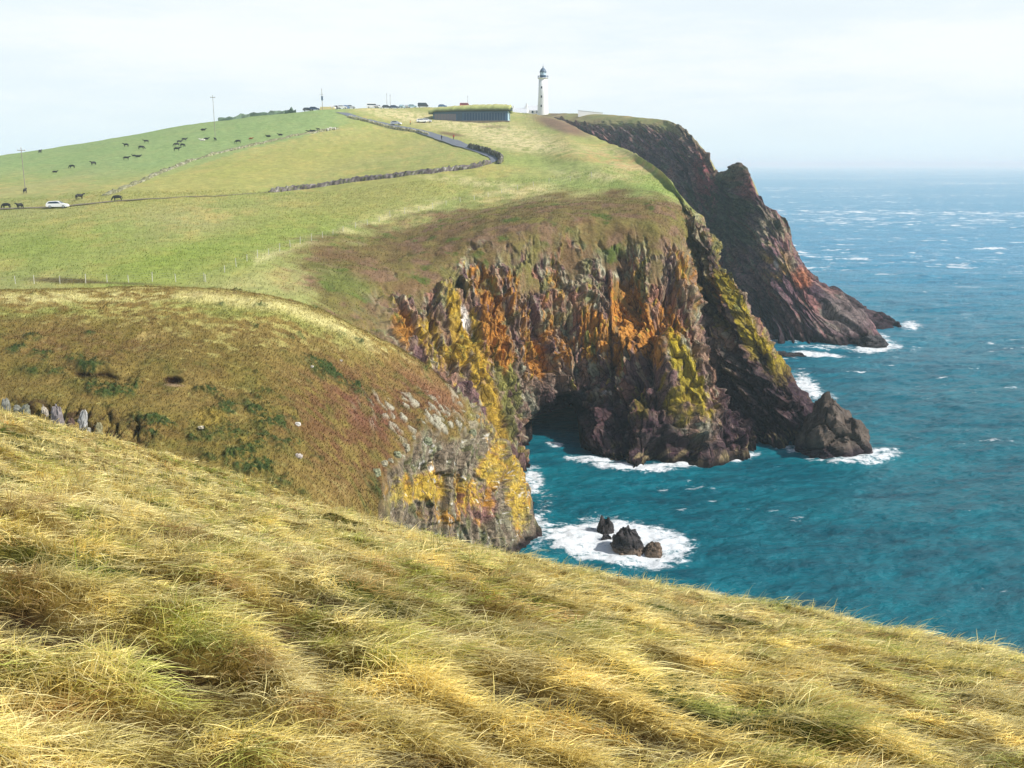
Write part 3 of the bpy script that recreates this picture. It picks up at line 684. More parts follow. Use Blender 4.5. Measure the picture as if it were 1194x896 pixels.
ZZ = ZZ + sstep(.3, 1, foam) * (.16 * fbm(XX / 2.2, YY / 2.2, octv=3, seed=511) + .1) * (YY < 400)
V = np.stack([XX, YY, ZZ], -1)
m, nt, b = new_mat('sea_water')
out = [n for n in nt.nodes if n.type == 'OUTPUT_MATERIAL'][0]
ge = N(nt, 'ShaderNodeNewGeometry'); pos = ge.outputs['Position']
sp_ = N(nt, 'ShaderNodeSeparateXYZ'); nt.links.new(pos, sp_.inputs[0])
def mapped(sx, sy, rot=0):
    k = N(nt, 'ShaderNodeMapping'); k.inputs['Scale'].default_value = (sx, sy, 1); k.inputs['Rotation'].default_value = (0, 0, rot)
    nt.links.new(pos, k.inputs[0]); return k.outputs[0]
n_big = noise_n(nt, mapped(.02, .035), 1, 4, .55)
n_mid = noise_n(nt, mapped(.12, .30, .15), 1, 5, .65)
n_fine = noise_n(nt, mapped(.7, 1.6, -.1), 1, 5, .7)
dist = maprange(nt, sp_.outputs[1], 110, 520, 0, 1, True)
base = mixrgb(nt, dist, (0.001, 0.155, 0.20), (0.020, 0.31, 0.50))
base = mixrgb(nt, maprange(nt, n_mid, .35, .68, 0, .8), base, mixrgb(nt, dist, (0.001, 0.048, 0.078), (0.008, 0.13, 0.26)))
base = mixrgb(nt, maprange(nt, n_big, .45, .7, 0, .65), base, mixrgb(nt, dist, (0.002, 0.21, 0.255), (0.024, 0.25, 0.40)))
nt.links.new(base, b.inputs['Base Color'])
b.inputs['Roughness'].default_value = .28; b.inputs['IOR'].default_value = 1.33; b.inputs['Specular IOR Level'].default_value = .22
bp = N(nt, 'ShaderNodeBump'); bp.inputs['Strength'].default_value = 1.0; bp.inputs['Distance'].default_value = .8
nt.links.new(math_n(nt, 'ADD', n_mid, math_n(nt, 'MULTIPLY', n_fine, .5)), bp.inputs['Height']); nt.links.new(bp.outputs[0], b.inputs['Normal'])
# foam
at = N(nt, 'ShaderNodeAttribute', attribute_name='foam')
fn = noise_n(nt, mapped(.55, .8), 1, 8, .72)
fn2 = noise_n(nt, mapped(2.2, 3.0), 1, 6, .75)
fsum = math_n(nt, 'ADD', math_n(nt, 'MULTIPLY', fn, .7), math_n(nt, 'MULTIPLY', fn2, .3))
shore = maprange(nt, math_n(nt, 'ADD', math_n(nt, 'MULTIPLY', at.outputs['Fac'], .435), math_n(nt, 'MULTIPLY', math_n(nt, 'SUBTRACT', fsum, .5), 1.35)), .24, .42, 0, 1, True)
# open-sea white caps
capn = noise_n(nt, mapped(.075, .10), 1, 3, .6); capb = noise_n(nt, mapped(.0022, .006), 1, 2, .5); capf = noise_n(nt, mapped(.18, .22), 1, 4, .7)
far = maprange(nt, sp_.outputs[1], 220, 560, 0, 1, True)
cs = math_n(nt, 'ADD', math_n(nt, 'ADD', math_n(nt, 'MULTIPLY', capn, .75), math_n(nt, 'MULTIPLY', capf, .35)), math_n(nt, 'MULTIPLY', capb, .45))
race = math_n(nt, 'SUBTRACT', 1.0, math_n(nt, 'MULTIPLY', math_n(nt, 'ABSOLUTE', math_n(nt, 'SUBTRACT', sp_.outputs[1], 800.0)), 1 / 60.0), True)
cs = math_n(nt, 'ADD', cs, math_n(nt, 'MULTIPLY', race, .07))
caps = math_n(nt, 'MULTIPLY', maprange(nt, cs, .86, .912, 0, 1, True), far)
sm1 = noise_n(nt, mapped(.16, .34), 1, 4, .7); sm2 = noise_n(nt, mapped(.02, .03, .3), 1, 2, .5)
small = maprange(nt, math_n(nt, 'ADD', math_n(nt, 'MULTIPLY', sm1, .8), math_n(nt, 'MULTIPLY', sm2, .3)), .69, .735, 0, .85, True)
small = math_n(nt, 'MULTIPLY', small, maprange(nt, sp_.outputs[1], 130, 200, .6, 1))
fo = math_n(nt, 'MAXIMUM', math_n(nt, 'MAXIMUM', shore, caps), small)
fbsdf = N(nt, 'ShaderNodeBsdfPrincipled'); fbsdf.inputs['Base Color'].default_value = (.78, .82, .83, 1); fbsdf.inputs['Roughness'].default_value = .9
bp2 = N(nt, 'ShaderNodeBump'); bp2.inputs['Distance'].default_value = .3; nt.links.new(fsum, bp2.inputs['Height']); nt.links.new(bp2.outputs[0], fbsdf.inputs['Normal'])
mx = N(nt, 'ShaderNodeMixShader'); nt.links.new(fo, mx.inputs[0]); nt.links.new(b.outputs[0], mx.inputs[1]); nt.links.new(fbsdf.outputs[0], mx.inputs[2])
nt.links.new(mx.outputs[0], out.inputs[0])
me = fast_mesh('sea', V, grid_quads(*PX.shape), smooth=True, attrs={'foam': foam})
tag(add_obj('sea', me, m), 'choppy teal sea with white foam around the rocks and white caps far out', 'sea', kind='structure')

# ------------------------------------------------------------------ sea haze (thin real volume over land and water)
hm = bpy.data.materials.new('sea_haze'); hm.use_nodes = True; nt = hm.node_tree; nt.nodes.clear()
ho = N(nt, 'ShaderNodeOutputMaterial'); vs = N(nt, 'ShaderNodeVolumeScatter'); vs.inputs['Color'].default_value = (.72, .92, 1, 1)
vs.inputs['Density'].default_value = 0.00025; vs.inputs['Anisotropy'].default_value = 0.0
nt.links.new(vs.outputs[0], ho.inputs['Volume'])
bm = bmesh.new(); bmesh.ops.create_cube(bm, size=1); me = bpy.data.meshes.new('haze'); bm.to_mesh(me); bm.free()
hz = add_obj('haze', me, hm, loc=(0, 11500, 30)); hz.scale = (26000, 25000, 80)
tag(hz, 'thin bright sea haze hanging over the water towards the horizon', 'haze', kind='structure')
# ------------------------------------------------------------------ FOREGROUND SLOPE
SX, SY = 0.55, 0.835      # downhill
TX, TY = 0.835, -0.55     # along the brow, the way the wind combs the grass
def gz0(s, t): return 42.4 - 0.226 * s - 0.00837 * s * s - sstep(2, 11, s) * np.interp(t, [-40, -30, -23, -17.5, -14, -10, -7, -4, -2, 0, 6], [-.1, .1, .26, .56, .70, .62, .50, .30, .20, .16, .12])
def st(x, y): return SX * x + SY * y, TX * x + TY * y
def mounds(s, t):
    """wind-combed tussocks: long low mounds with a steep lee side"""
    ss = s + .18 * fbm(s / 1.1, t / 1.6, octv=2, seed=601)
    tt = t - .25 * ss
    a = fbm(ss / .46, tt / 1.15, octv=2, seed=602)
    b_ = fbm(ss / .2, tt / .46, octv=2, seed=603)
    e = fbm(s / 3.2, t / 6.0, octv=2, seed=604)
    return .15 * np.clip(a, -.7, .8) + .05 * b_ + .15 * e, a, b_
def ground_z(x, y):
    s, t = st(x, y)
    mo, a, b_ = mounds(s, t)
    return gz0(s, t) + mo * sstep(40, 20, s)
sv = np.concatenate([np.arange(-8, 1.5, .5), np.arange(1.5, 17.5, .055), np.arange(17.5, 66, .9)])
tv = np.concatenate([np.arange(-70, -26, 1.0), np.arange(-26, 12, .085), np.arange(12, 60, 1.0)])
Sg, Tg = np.meshgrid(sv, tv, indexing='ij')
Xg, Yg = SX * Sg + TX * Tg, SY * Sg + TY * Tg
nn = SX * SX + SY * SY
Xg, Yg = Xg / nn, Yg / nn
Zg = ground_z(Xg, Yg)
mo, a_, b_ = mounds(Sg, Tg)
c = A(150, 128, 62, 1.8) * np.ones(Xg.shape + (3,))
c = mixc(c, A(96, 104, 40, 1.8), sstep(.0, .6, fbm(Sg / 1.1, Tg / 2.2, octv=3, seed=611)))
c = mixc(c, A(62, 40, 24, 1.8), sstep(-.05, -.5, a_) * .9)  # shade of the hollows painted into the soil colour
me = fast_mesh('ground', np.stack([Xg, Yg, Zg], -1), grid_quads(*Xg.shape), cols=c, smooth=True)
MAT_SOIL = terrain_mat('grassy_soil', 3, 14, .25, .03)
tag(add_obj('ground', me, MAT_SOIL), 'near hillside falling away to the cove under the long grass', 'hillside', kind='structure')

# ------------------------------------------------------------------ LONG GRASS
def make_blades(n, cand_xy, lscale, wscale, seed, tuft=None):
    """cand_xy -> arrays of ribbons combed by the wind along +t"""
    r = np.random.default_rng(seed)
    x, y = cand_xy[:, 0], cand_xy[:, 1]
    n = len(x)
    s, t = st(x, y)
    mo, a, b_ = mounds(s, t)
    z = gz0(s, t) + mo * sstep(40, 20, s) - .015
    d = np.hypot(x, y)
    # hue patches
    h1 = fbm(s / 1.3, t / 2.6, octv=3, seed=621); h2 = fbm(s / .5, t / .9, octv=2, seed=622); h3 = fbm(s / 2.8, t / 5, octv=2, seed=623)
    longb = r.random(n) < .13
    tf = fbm(s / .22, t / .30, octv=2, seed=628)
    L = lscale * np.where(longb, .15 + .16 * r.random(n), .08 + .10 * r.random(n)) * np.clip(1 + .7 * a + .45 * tf, .35, 1.7)
    ang = np.where(longb, .38, .8) * r.standard_normal(n) + .7 * fbm(s / .5, t / .7, octv=3, seed=624) - .12
    wxd = TX * np.cos(ang) + SX * np.sin(ang); wyd = TY * np.cos(ang) + SY * np.sin(ang)
    upr = np.clip(.62 + .28 * r.standard_normal(n) + .35 * fbm(s / .8, t / .8, octv=2, seed=625), .12, 1.3)
    bend = np.clip(.75 + .25 * r.standard_normal(n) - .3 * (upr - .6), .2, 1.4)
    side = r.standard_normal(n)
    # ribbon spine: t in 0..1
    T = np.array([0, .3, .58, .82, 1.0])
    horiz = (T[None] * .35 + bend[:, None] * T[None] ** 1.7 * .75) * L[:, None]
    vert = (upr[:, None] * T[None] - .55 * bend[:, None] * T[None] ** 2.2 * upr[:, None]) * L[:, None]
    slope = -(.226 + .0167 * s) * (SX * wxd + SY * wyd)      # follow the hillside
    cx = x[:, None] + wxd[:, None] * horiz; cy_ = y[:, None] + wyd[:, None] * horiz
    cz = z[:, None] + vert + horiz * slope[:, None]
    wob = .04 * L[:, None] * side[:, None] * np.sin(T[None] * 3)
    cx -= wyd[:, None] * wob; cy_ += wxd[:, None] * wob
    W = (wscale * (.75 + .5 * r.random(n)) * np.maximum(1, (d / 5.0) ** .85))[:, None] * np.array([.8, 1, .85, .55, .12])[None] * .5
    # ribbon faces the sky/camera at random
    fa = r.uniform(-.9, .9, n)
    px_, py_, pz_ = -wyd * np.cos(fa), wxd * np.cos(fa), np.sin(fa)
    pts = np.empty((n, 5, 2, 3), np.float32)
    for k, sg in ((0, -1), (1, 1)):
        pts[:, :, k, 0] = cx + sg * W * px_[:, None]; pts[:, :, k, 1] = cy_ + sg * W * py_[:, None]; pts[:, :, k, 2] = cz + sg * W * pz_[:, None]
    base = (np.arange(n) * 10)[:, None]
    q = np.concatenate([base + np.array([[2*i, 2*i+1, 2*i+3, 2*i+2]]) for i in range(4)], 1).reshape(-1, 4)
    straw, gold, green, red, olive = A(253, 236, 166, .78), A(240, 216, 128, .80), A(160, 182, 70, .85), A(206, 152, 96, .88), A(204, 194, 92, .85)
    tone = r.random(n)
    cc = straw * np.ones((n, 3))
    cc = mixc(cc, gold, sstep(-.3, .4, h3 + .5 * (tone - .5)))
    cc = mixc(cc, A(246, 226, 150, .85), .55 * sstep(5, 12, s) * sstep(-.4, .3, h3 + tf * .4))
    cc = mixc(cc, olive, sstep(.0, .45, h1 + .7 * (r.random(n) - .5)) * (.65 - .35 * sstep(6, 12, s)))
    cc = mixc(cc, green, sstep(.22, .58, h2 * .7 + .5 * fbm(s / 2.2, t / 3.5, octv=2, seed=626) + .5 * (r.random(n) - .5)) * .85)
    cc = mixc(cc, red, sstep(.36, .66, -h2 * .5 + .5 * fbm(s / 1.7, t / 2.7, octv=2, seed=627) + .4 * (r.random(n) - .5)) * .8)
    cc = mixc(cc, A(252, 240, 180, .82), np.where(longb, (r.random(n) < .55) * .75, .5 * sstep(.2, .6, tf + .5 * a)))
    cu, cv_ = np.floor(s / .19 + .8 * fbm(s / .5, t / .5, octv=2, seed=661)), np.floor(t / .30 + .8 * fbm(s / .5 + 9, t / .5, octv=2, seed=662))
    tid, tid2 = _r(cu, cv_, 0 * cu, 663), _r(cu, cv_, 0 * cu, 664)
    cc = mixc(cc, green, .5 * (tid2 > .91)); cc = mixc(cc, A(252, 238, 180, .85), .6 * (tid2 < .22)); cc = mixc(cc, A(168, 120, 74, .9), .6 * ((tid2 > .85) & (tid2 < .91)))
    cc *= (.8 + .4 * r.random(n))[:, None] * (.72 + .5 * tid)[:, None]
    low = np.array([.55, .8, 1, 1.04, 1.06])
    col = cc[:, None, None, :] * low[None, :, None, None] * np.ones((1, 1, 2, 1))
    dark = sstep(-.02, -.5, a)[:, None, None, None] * np.array([.85, .75, .6, .45, .3])[None, :, None, None]  # shade of the hollows painted over the blades, strongest at the root
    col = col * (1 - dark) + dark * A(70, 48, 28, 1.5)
    return pts.reshape(-1, 3), q, col.reshape(-1, 3)

def scatter(n, dmin, dmax, power, seed, az0=0.0, az1=.66):
    """plan positions on the slope, thinner with distance"""
    r = np.random.default_rng(seed); out = []
    got = 0
    while got < n:
        m = n * 2
        u = r.random(m)
        e = 2 - power
        d = (dmin ** e + u * (dmax ** e - dmin ** e)) ** (1 / e)
        az = r.uniform(az0, az1, m) * np.where(r.random(m) < .5, -1, 1)
        x, y = d * np.sin(az), d * np.cos(az)
        s, t = st(x, y)
        dens = .62 + .55 * fbm(s / .28, t / .35, octv=2, seed=631) + .25 * mounds(s, t)[1]
        ok = (s < 17.2) & (s > -6) & (r.random(m) < np.clip(dens, .08, 1)) 
        out.append(np.stack([x[ok], y[ok]], -1)); got += ok.sum()
    return np.concatenate(out)[:n]
m, nt, b = new_mat('dry_grass')
at = N(nt, 'ShaderNodeAttribute', attribute_name='Col')
tcn = N(nt, 'ShaderNodeTexCoord')
gn = noise_n(nt, tcn.outputs['Object'], 9, 3, .6)
sc_ = N(nt, 'ShaderNodeVectorMath', operation='SCALE'); nt.links.new(at.outputs['Color'], sc_.inputs[0]); nt.links.new(maprange(nt, gn, .3, .7, .85, 1.15), sc_.inputs['Scale'])
nt.links.new(sc_.outputs[0], b.inputs['Base Color'])
b.inputs['Roughness'].default_value = .6; b.inputs['Specular IOR Level'].default_value = .25
tr = N(nt, 'ShaderNodeBsdfTranslucent'); nt.links.new(sc_.outputs[0], tr.inputs[0])
mx = N(nt, 'ShaderNodeMixShader'); mx.inputs[0].default_value = .28
out = [q_ for q_ in nt.nodes if q_.type == 'OUTPUT_MATERIAL'][0]
nt.links.new(b.outputs[0], mx.inputs[1]); nt.links.new(tr.outputs[0], mx.inputs[2]); nt.links.new(mx.outputs[0], out.inputs[0])
MAT_GRASS = m
NB = 450000
V1, Q1, C1 = make_blades(NB, np.concatenate([scatter(NB, 2.0, 31, 1.35, 641), scatter(110000, 1.2, 30, 1.35, 643, .64, 1.45)]), 1.0, .0033, 642)
tag(add_obj('long_grass', fast_mesh('long_grass', V1, Q1, cols=C1, smooth=True), MAT_GRASS),
    'long straw-coloured grass combed over by the wind on the near slope', 'grass', kind='stuff')
# ------------------------------------------------------------------ short rough grass on the knoll and the near fields
def tufts(name, P, C, mask, n, L0, W0, seed, label, var=.17):
    r = np.random.default_rng(seed)
    w_ = mask[:-1, :-1].ravel().astype(float)
    S = P[:-1, :-1]; area = np.linalg.norm(np.cross(P[1:, :-1] - S, P[:-1, 1:] - S), axis=-1).ravel()
    pr = w_ * area; pr /= pr.sum()
    k = r.choice(len(pr), n, p=pr)
    i, j = np.unravel_index(k, S.shape[:2])
    a, b_ = r.random((n, 1)), r.random((n, 1))
    p = S[i, j] + a * (P[i + 1, j] - S[i, j]) + b_ * (P[i, j + 1] - S[i, j])
    L = L0 * (.5 + r.random(n)); W = W0 * (.6 + .8 * r.random(n))
    az = .5 * r.standard_normal(n)
    lean = .35 + .6 * r.random(n)
    dx, dy = np.cos(az) * lean, np.sin(az) * lean - .2
    fx = r.uniform(0, 6.28, n)
    o = np.stack([np.cos(fx), np.sin(fx), 0 * fx], -1) * W[:, None] / 2
    mid = p + np.stack([dx * .4, dy * .4, .75 + 0 * dx], -1) * (L * .55)[:, None]
    tip = p + np.stack([dx, dy, .95 - .4 * lean], -1) * L[:, None]
    V = np.stack([p - o - [0, 0, .04], p + o - [0, 0, .04], mid + o * .8, mid - o * .8, tip], 1)
    b0 = (np.arange(n) * 5)[:, None]
    q = b0 + np.array([[0, 1, 2, 3]]); t = b0 + np.array([[3, 2, 4]])
    c = C[i, j] * (1.12 + var * r.standard_normal((n, 1))).clip(.45, 2.0)
    c = mixc(c, A(216, 202, 138), (r.random(n) < .10) * .4)
    c = np.repeat(c[:, None], 5, 1) * np.array([.7, .7, 1, 1, 1.1])[None, :, None]
    me = fast_mesh(name, V, q, t, cols=np.clip(c, .003, .9), smooth=True)
    tag(add_obj(name, me, MAT_GRASS), label, 'grass', kind='stuff')
tufts('rough_grass', KP, KC, (KCL < .25) & (KROW > .6) & (KPY < 640) & (KPX > -120), 90000, .26, .05, 701, 'short rough grass covering the knoll beyond the gully')
tufts('rough_grass', MP, MC, (MCL < .3) & (MROW > 2.2) & (MP[..., 1] < 235), 70000, .34, .07, 702, 'rough grass on the brow above the main cliff', .13)
# ------------------------------------------------------------------ small mesh builder
class MB:
    def __init__(self): self.v, self.f = [], []
    def poly(self, pts, faces):
        o = len(self.v); self.v += [tuple(p) for p in pts]; self.f += [tuple(o + i for i in f) for f in faces]; return self
    def box(self, c, s, rz=0.0, taper=1.0, sx=None):
        cx, cy_, cz = c; a, b_, h_ = s[0] / 2, s[1] / 2, s[2]
        co, si = math.cos(rz), math.sin(rz); pts = []
        for z_, k in ((0, 1), (h_, taper)):
            for x_, y_ in ((-a, -b_), (a, -b_), (a, b_), (-a, b_)):
                x_, y_ = x_ * k, y_ * k
                pts.append((cx + x_ * co - y_ * si, cy_ + x_ * si + y_ * co, cz + z_))
        return self.poly(pts, [(3, 2, 1, 0), (4, 5, 6, 7), (0, 1, 5, 4), (1, 2, 6, 5), (2, 3, 7, 6), (3, 0, 4, 7)])
    def lathe(self, prof, c=(0, 0, 0), n=24):
        pts = [(c[0] + r * math.cos(2 * math.pi * i / n), c[1] + r * math.sin(2 * math.pi * i / n), c[2] + z_) for r, z_ in prof for i in range(n)]
        fs = [(j * n + i, j * n + (i + 1) % n, (j + 1) * n + (i + 1) % n, (j + 1) * n + i) for j in range(len(prof) - 1) for i in range(n)]
        fs += [tuple(range(n))[::-1], tuple((len(prof) - 1) * n + i for i in range(n))]
        return self.poly(pts, fs)
    def tube(self, p, q, r0, r1=None, n=8):
        p, q = Vector(p), Vector(q); r1 = r0 if r1 is None else r1
        d = (q - p).normalized(); u = d.orthogonal().normalized(); w_ = d.cross(u)
        pts = [tuple(c_ + (u * math.cos(2 * math.pi * i / n) + w_ * math.sin(2 * math.pi * i / n)) * r) for c_, r in ((p, r0), (q, r1)) for i in range(n)]
        return self.poly(pts, [(i, (i + 1) % n, n + (i + 1) % n, n + i) for i in range(n)] + [tuple(range(n))[::-1], tuple(range(n, 2 * n))])
    def build(self, name, mat, parent=None, loc=None, smooth=False, bevel=0.0):
        me = bpy.data.meshes.new(name); me.from_pydata(self.v, [], self.f); me.update()
        bm = bmesh.new(); bm.from_mesh(me); bmesh.ops.recalc_face_normals(bm, faces=bm.faces)
        if bevel: bmesh.ops.bevel(bm, geom=[e for e in bm.edges if len(e.link_faces) == 2 and e.calc_face_angle(0) > .5], offset=bevel, segments=2, affect='EDGES', profile=.6)
        for f in bm.faces: f.smooth = smooth
        bm.to_mesh(me); bm.free()
        return add_obj(name, me, mat, parent, loc)

def hit(px, py, bv=None):
    d = ray_dir(px, py); best = None
    for b_ in ((BV_M, BV_K, BV_F) if bv is None else (bv,)):
        r = b_.ray_cast(CAMV, d)
        if r[0] is not None and (best is None or r[3] < best[1]): best = (r[0], r[3])
    return best[0]
def ground(x, y, bv=None):
    z_ = [r[0].z for r in ((bv or BV_M).ray_cast(Vector((x, y, 150)), Vector((0, 0, -1))),) if r[0] is not None]
    return z_[0] if z_ else 0.0
def crest(px, y0=300, y1=640):
    best = None
    for Y in np.arange(y0, y1, 4.0):
        x = (px - CX) / FPX * (Y * CP)
        z_ = max(ground(x, Y), ground(x, Y, BV_F)); e = (z_ - CAMZ) / Y
        if best is None or e > best[0]: best = (e, Y)
    Y = best[1]; x = (px - CX) / FPX * (Y * CP - (best[0] * Y) * SP)
    return Vector((x, Y, max(ground(x, Y), ground(x, Y, BV_F))))
def drape(pts, step, bv=None):
    """photo polyline -> evenly spaced ground points"""
    P3 = [hit(*p, bv) for p in pts]
    out = []
    for a, b_ in zip(P3[:-1], P3[1:]):
        n = max(1, int((b_ - a).length / step))
        out += [a.lerp(b_, i / n) for i in range(n)]
    out.append(P3[-1])
    for p in out: p.z = ground(p.x, p.y, bv)
    return out

# ------------------------------------------------------------------ materials of things
M_white = plain_mat('white_paint', (.86, .86, .85), .5, var=.05)
M_black = plain_mat('black_hide', (.012, .011, .011), .6, var=.2)
M_whitehide = plain_mat('white_hide', A(228, 224, 210, 1.2), .8, var=.1)
M_brownhide = plain_mat('brown_hide', A(150, 92, 52), .7, var=.15)
M_wood = plain_mat('weathered_wood', A(150, 144, 130), .85, var=.2, scale=6)
M_palewood = plain_mat('pale_post_wood', A(214, 212, 200), .85, var=.12, scale=6)
M_glass = plain_mat('dark_glass', (.02, .035, .06), .08, var=.05, spec=.6)
M_blueglass = plain_mat('blue_window_glass', (.025, .075, .16), .12, var=.05, spec=.5)
M_tyre = plain_mat('tyre_rubber', (.015, .015, .016), .8)
M_metal = plain_mat('grey_metal', (.42, .44, .46), .35, .8, var=.08)
M_lamp = plain_mat('lamp_glass', (.75, .76, .74), .15, var=.03)
M_red_lamp = plain_mat('red_lamp_glass', (.45, .02, .015), .2, var=.03)
M_blue = plain_mat('blue_grey_cladding', (.06, .13, .24), .45, var=.15, scale=1.5)
M_slate = plain_mat('slate_blue_paint', (.055, .10, .17), .45, var=.1)
M_shutter = plain_mat('purple_grey_boarding', (.22, .20, .25), .7, var=.1)
M_gable = plain_mat('pale_blue_render', A(176, 206, 222), .6, var=.06)
M_asphalt = plain_mat('worn_asphalt', A(140, 146, 156, 1.6), .9, var=.12, scale=.8)
M_track = plain_mat('bare_track', A(150, 136, 118, 1.3), .95, var=.2, scale=.7)
M_ochre = plain_mat('ochre_paint', A(206, 192, 136), .7, var=.08)
M_roofwhite = plain_mat('white_roof', A(232, 236, 240, 1.15), .6, var=.06)
M_roofgrey = plain_mat('grey_roof_slates', A(150, 156, 164), .7, var=.12)

# turf for the low building's roof
M_lead = plain_mat('grey_blue_lead', (.12, .17, .24), .5, var=.1)
M_turf = terrain_mat('roof_turf', .8, 4, .2, .1)

# ------------------------------------------------------------------ dry stone walls
def stone_wall(name, pts, h, wdt, label, cat='stone wall', gaps=0.0, tint=(150, 142, 130), seed=1, bv=None):
    L = drape(pts, .45, bv); n = len(L)
    X = np.array([p[:] for p in L]); k = 7
    tan = np.gradient(X, axis=0); tan[:, 2] = 0; tan /= np.linalg.norm(tan, axis=1, keepdims=True) + 1e-9
    nor = np.stack([-tan[:, 1], tan[:, 0], 0 * tan[:, 0]], 1)
    u = np.arange(n) * .45
    hh = h * (1 + .22 * fbm(u / 1.4, 0 * u + seed, octv=3, seed=seed) + .1 * RNG.standard_normal(n))
    if gaps: hh *= np.clip(.5 + 1.3 * (fbm(u / 9, 0 * u + seed, octv=2, seed=seed + 5) + gaps), .12, 1)
    hh *= np.minimum(1, np.minimum(np.arange(n), np.arange(n)[::-1]) / 3 + .25)
    prof = [(-.5, -.3), (-.5, .35), (-.42, .8), (0, 1.0), (.42, .8), (.5, .35), (.5, -.3)]
    V = np.zeros((n, k, 3))
    for j, (a, b_) in enumerate(prof):
        V[:, j] = X + nor * (a * wdt + .10 * RNG.standard_normal((n, 1)))
        V[:, j, 2] = X[:, 2] + np.where(b_ < 0, -.3, b_ * hh + .07 * RNG.standard_normal(n))
    base = A(*tint)
    c_ = base * (1 + .35 * RNG.standard_normal((n, k, 1))).clip(.45, 1.7)
    c_ = mixc(c_, A(206, 202, 190), (RNG.random((n, k)) < .10) * .6)
    c_ = mixc(c_, A(120, 126, 76), (RNG.random((n, k)) < .14) * .7)
    me = fast_mesh(name, V, grid_quads(n, k), cols=c_, smooth=False)
    return tag(add_obj(name, me, MAT_LAND), label, cat, 'dry stone walls on the headland')
stone_wall('stone_wall', [(122, 229), (150, 218), (178, 206), (200, 197), (222, 188), (250, 180), (290, 171), (330, 162), (380, 152.5), (394, 150.5)], .7, 1.3, 'long tumbled dry stone wall with pale stones climbing diagonally through the cattle pasture', gaps=.25, tint=(140, 138, 108), seed=3)
stone_wall('stone_wall', [(314, 224.5), (345, 221.5), (380, 217), (420, 211.5), (460, 207), (500, 202.5), (530, 199), (556, 195.5), (572, 191)], 1.05, .9, 'dark grey dry stone wall running level across the field to the road bend', tint=(112, 104, 104), seed=8)
stone_wall('stone_wall', [(546, 172.5), (560, 176.5), (572, 180), (582, 184.5), (585.5, 188), (582, 191.5)], 1.4, .7, 'short dark wall curving round the outside of the road bend', tint=(96, 92, 84), seed=11)
stone_wall('stone_wall', [(405, 137), (425, 142), (450, 148.5), (470, 152.5), (490, 155.5), (500, 158)], 1.0, .6, 'low pale wall along the near verge of the road below the car park', tint=(186, 178, 148), seed=15)
def skyline_wall(pxs_, h, label, tint, seed):
    C3 = [crest(p) for p in pxs_]; fake = []
    for p in C3:
        q_ = Vector((p.x, p.y - 4, p.z)); fake.append(q_)
    n = sum(max(1, int((b_ - a).length / 1.2)) for a, b_ in zip(fake[:-1], fake[1:]))
    pts = []
    for a, b_ in zip(fake[:-1], fake[1:]):
        m_ = max(1, int((b_ - a).length / 1.2)); pts += [a.lerp(b_, i / m_) for i in range(m_)]
    V = []
    for i, p in enumerate(pts):
        zz = ground(p.x, p.y); hh = h * (1 + .2 * RNG.standard_normal())
        for (a, b_) in ((-.5, -.4), (-.4, .7), (0, 1), (.4, .7), (.5, -.4)): V.append((p.x + .05 * RNG.standard_normal(), p.y + a, zz + b_ * hh))
    V = np.array(V).reshape(len(pts), 5, 3)
    c_ = A(*tint) * (1 + .3 * RNG.standard_normal((len(pts), 5, 1))).clip(.5, 1.6)
    tag(add_obj('stone_wall', fast_mesh('stone_wall', V, grid_quads(len(pts), 5), cols=c_, smooth=False), MAT_LAND), label, 'stone wall', 'dry stone walls on the headland')
skyline_wall([258, 275, 295, 315, 335, 350], 1.3, 'dark wall along the skyline left of the parked cars', (104, 122, 104), 21)

# ------------------------------------------------------------------ road and track
def ribbon(name, pts, width, mat, label, lift=.10, wf=None, bv=None):
    L = drape(pts, 1.2, bv); X = np.array([p[:] for p in L])
    for _ in range(3): X[1:-1, :2] = .25 * X[:-2, :2] + .5 * X[1:-1, :2] + .25 * X[2:, :2]
    tan = np.gradient(X, axis=0)[:, :2]; tan /= np.linalg.norm(tan, axis=1, keepdims=True) + 1e-9
    nor = np.stack([-tan[:, 1], tan[:, 0]], 1); n, k = len(X), 7
    wv = width * np.ones(n) if wf is None else width * wf(np.linspace(0, 1, n))
    V = np.zeros((n, k, 3))
    for j in range(k):
        V[:, j, :2] = X[:, :2] + nor * ((j / (k - 1) - .5) * wv)[:, None]
    for i in range(n):
        zz = [ground(V[i, j, 0], V[i, j, 1], bv) for j in range(k)]
        for j in range(k): V[i, j, 2] = .5 * zz[j] + .5 * max(zz) + lift
    o = add_obj(name, fast_mesh(name, V, grid_quads(n, k), smooth=True), mat)
    return tag(o, label, name, kind='structure')
ribbon('road', [(398, 131.5), (415, 137.5), (440, 143.5), (465, 148.5), (482, 151.5), (498, 156), (512, 160.5), (528, 166), (545, 172), (560, 177.5), (573, 183), (577, 187), (571, 190.5), (556, 193.5), (530, 197.5), (500, 201)], 5.2, M_asphalt, 'grey single-track road winding down from the car park past the turf-roofed building', wf=lambda t: np.interp(t, [0, .55, .62, .72, .8, .9, 1], [1, 1, .85, .62, .5, .35, .25]))
ribbon('track', [(-30, 246), (0, 244), (30, 243), (55, 242), (80, 240.5), (100, 238.5), (125, 236), (160, 233), (200, 231), (240, 229), (280, 227), (312, 225)], 3.4, M_track, 'worn stony track across the pasture under the white car', lift=.04, wf=lambda t: np.interp(t, [0, .35, .5, 1], [1, 1, .55, .3]))

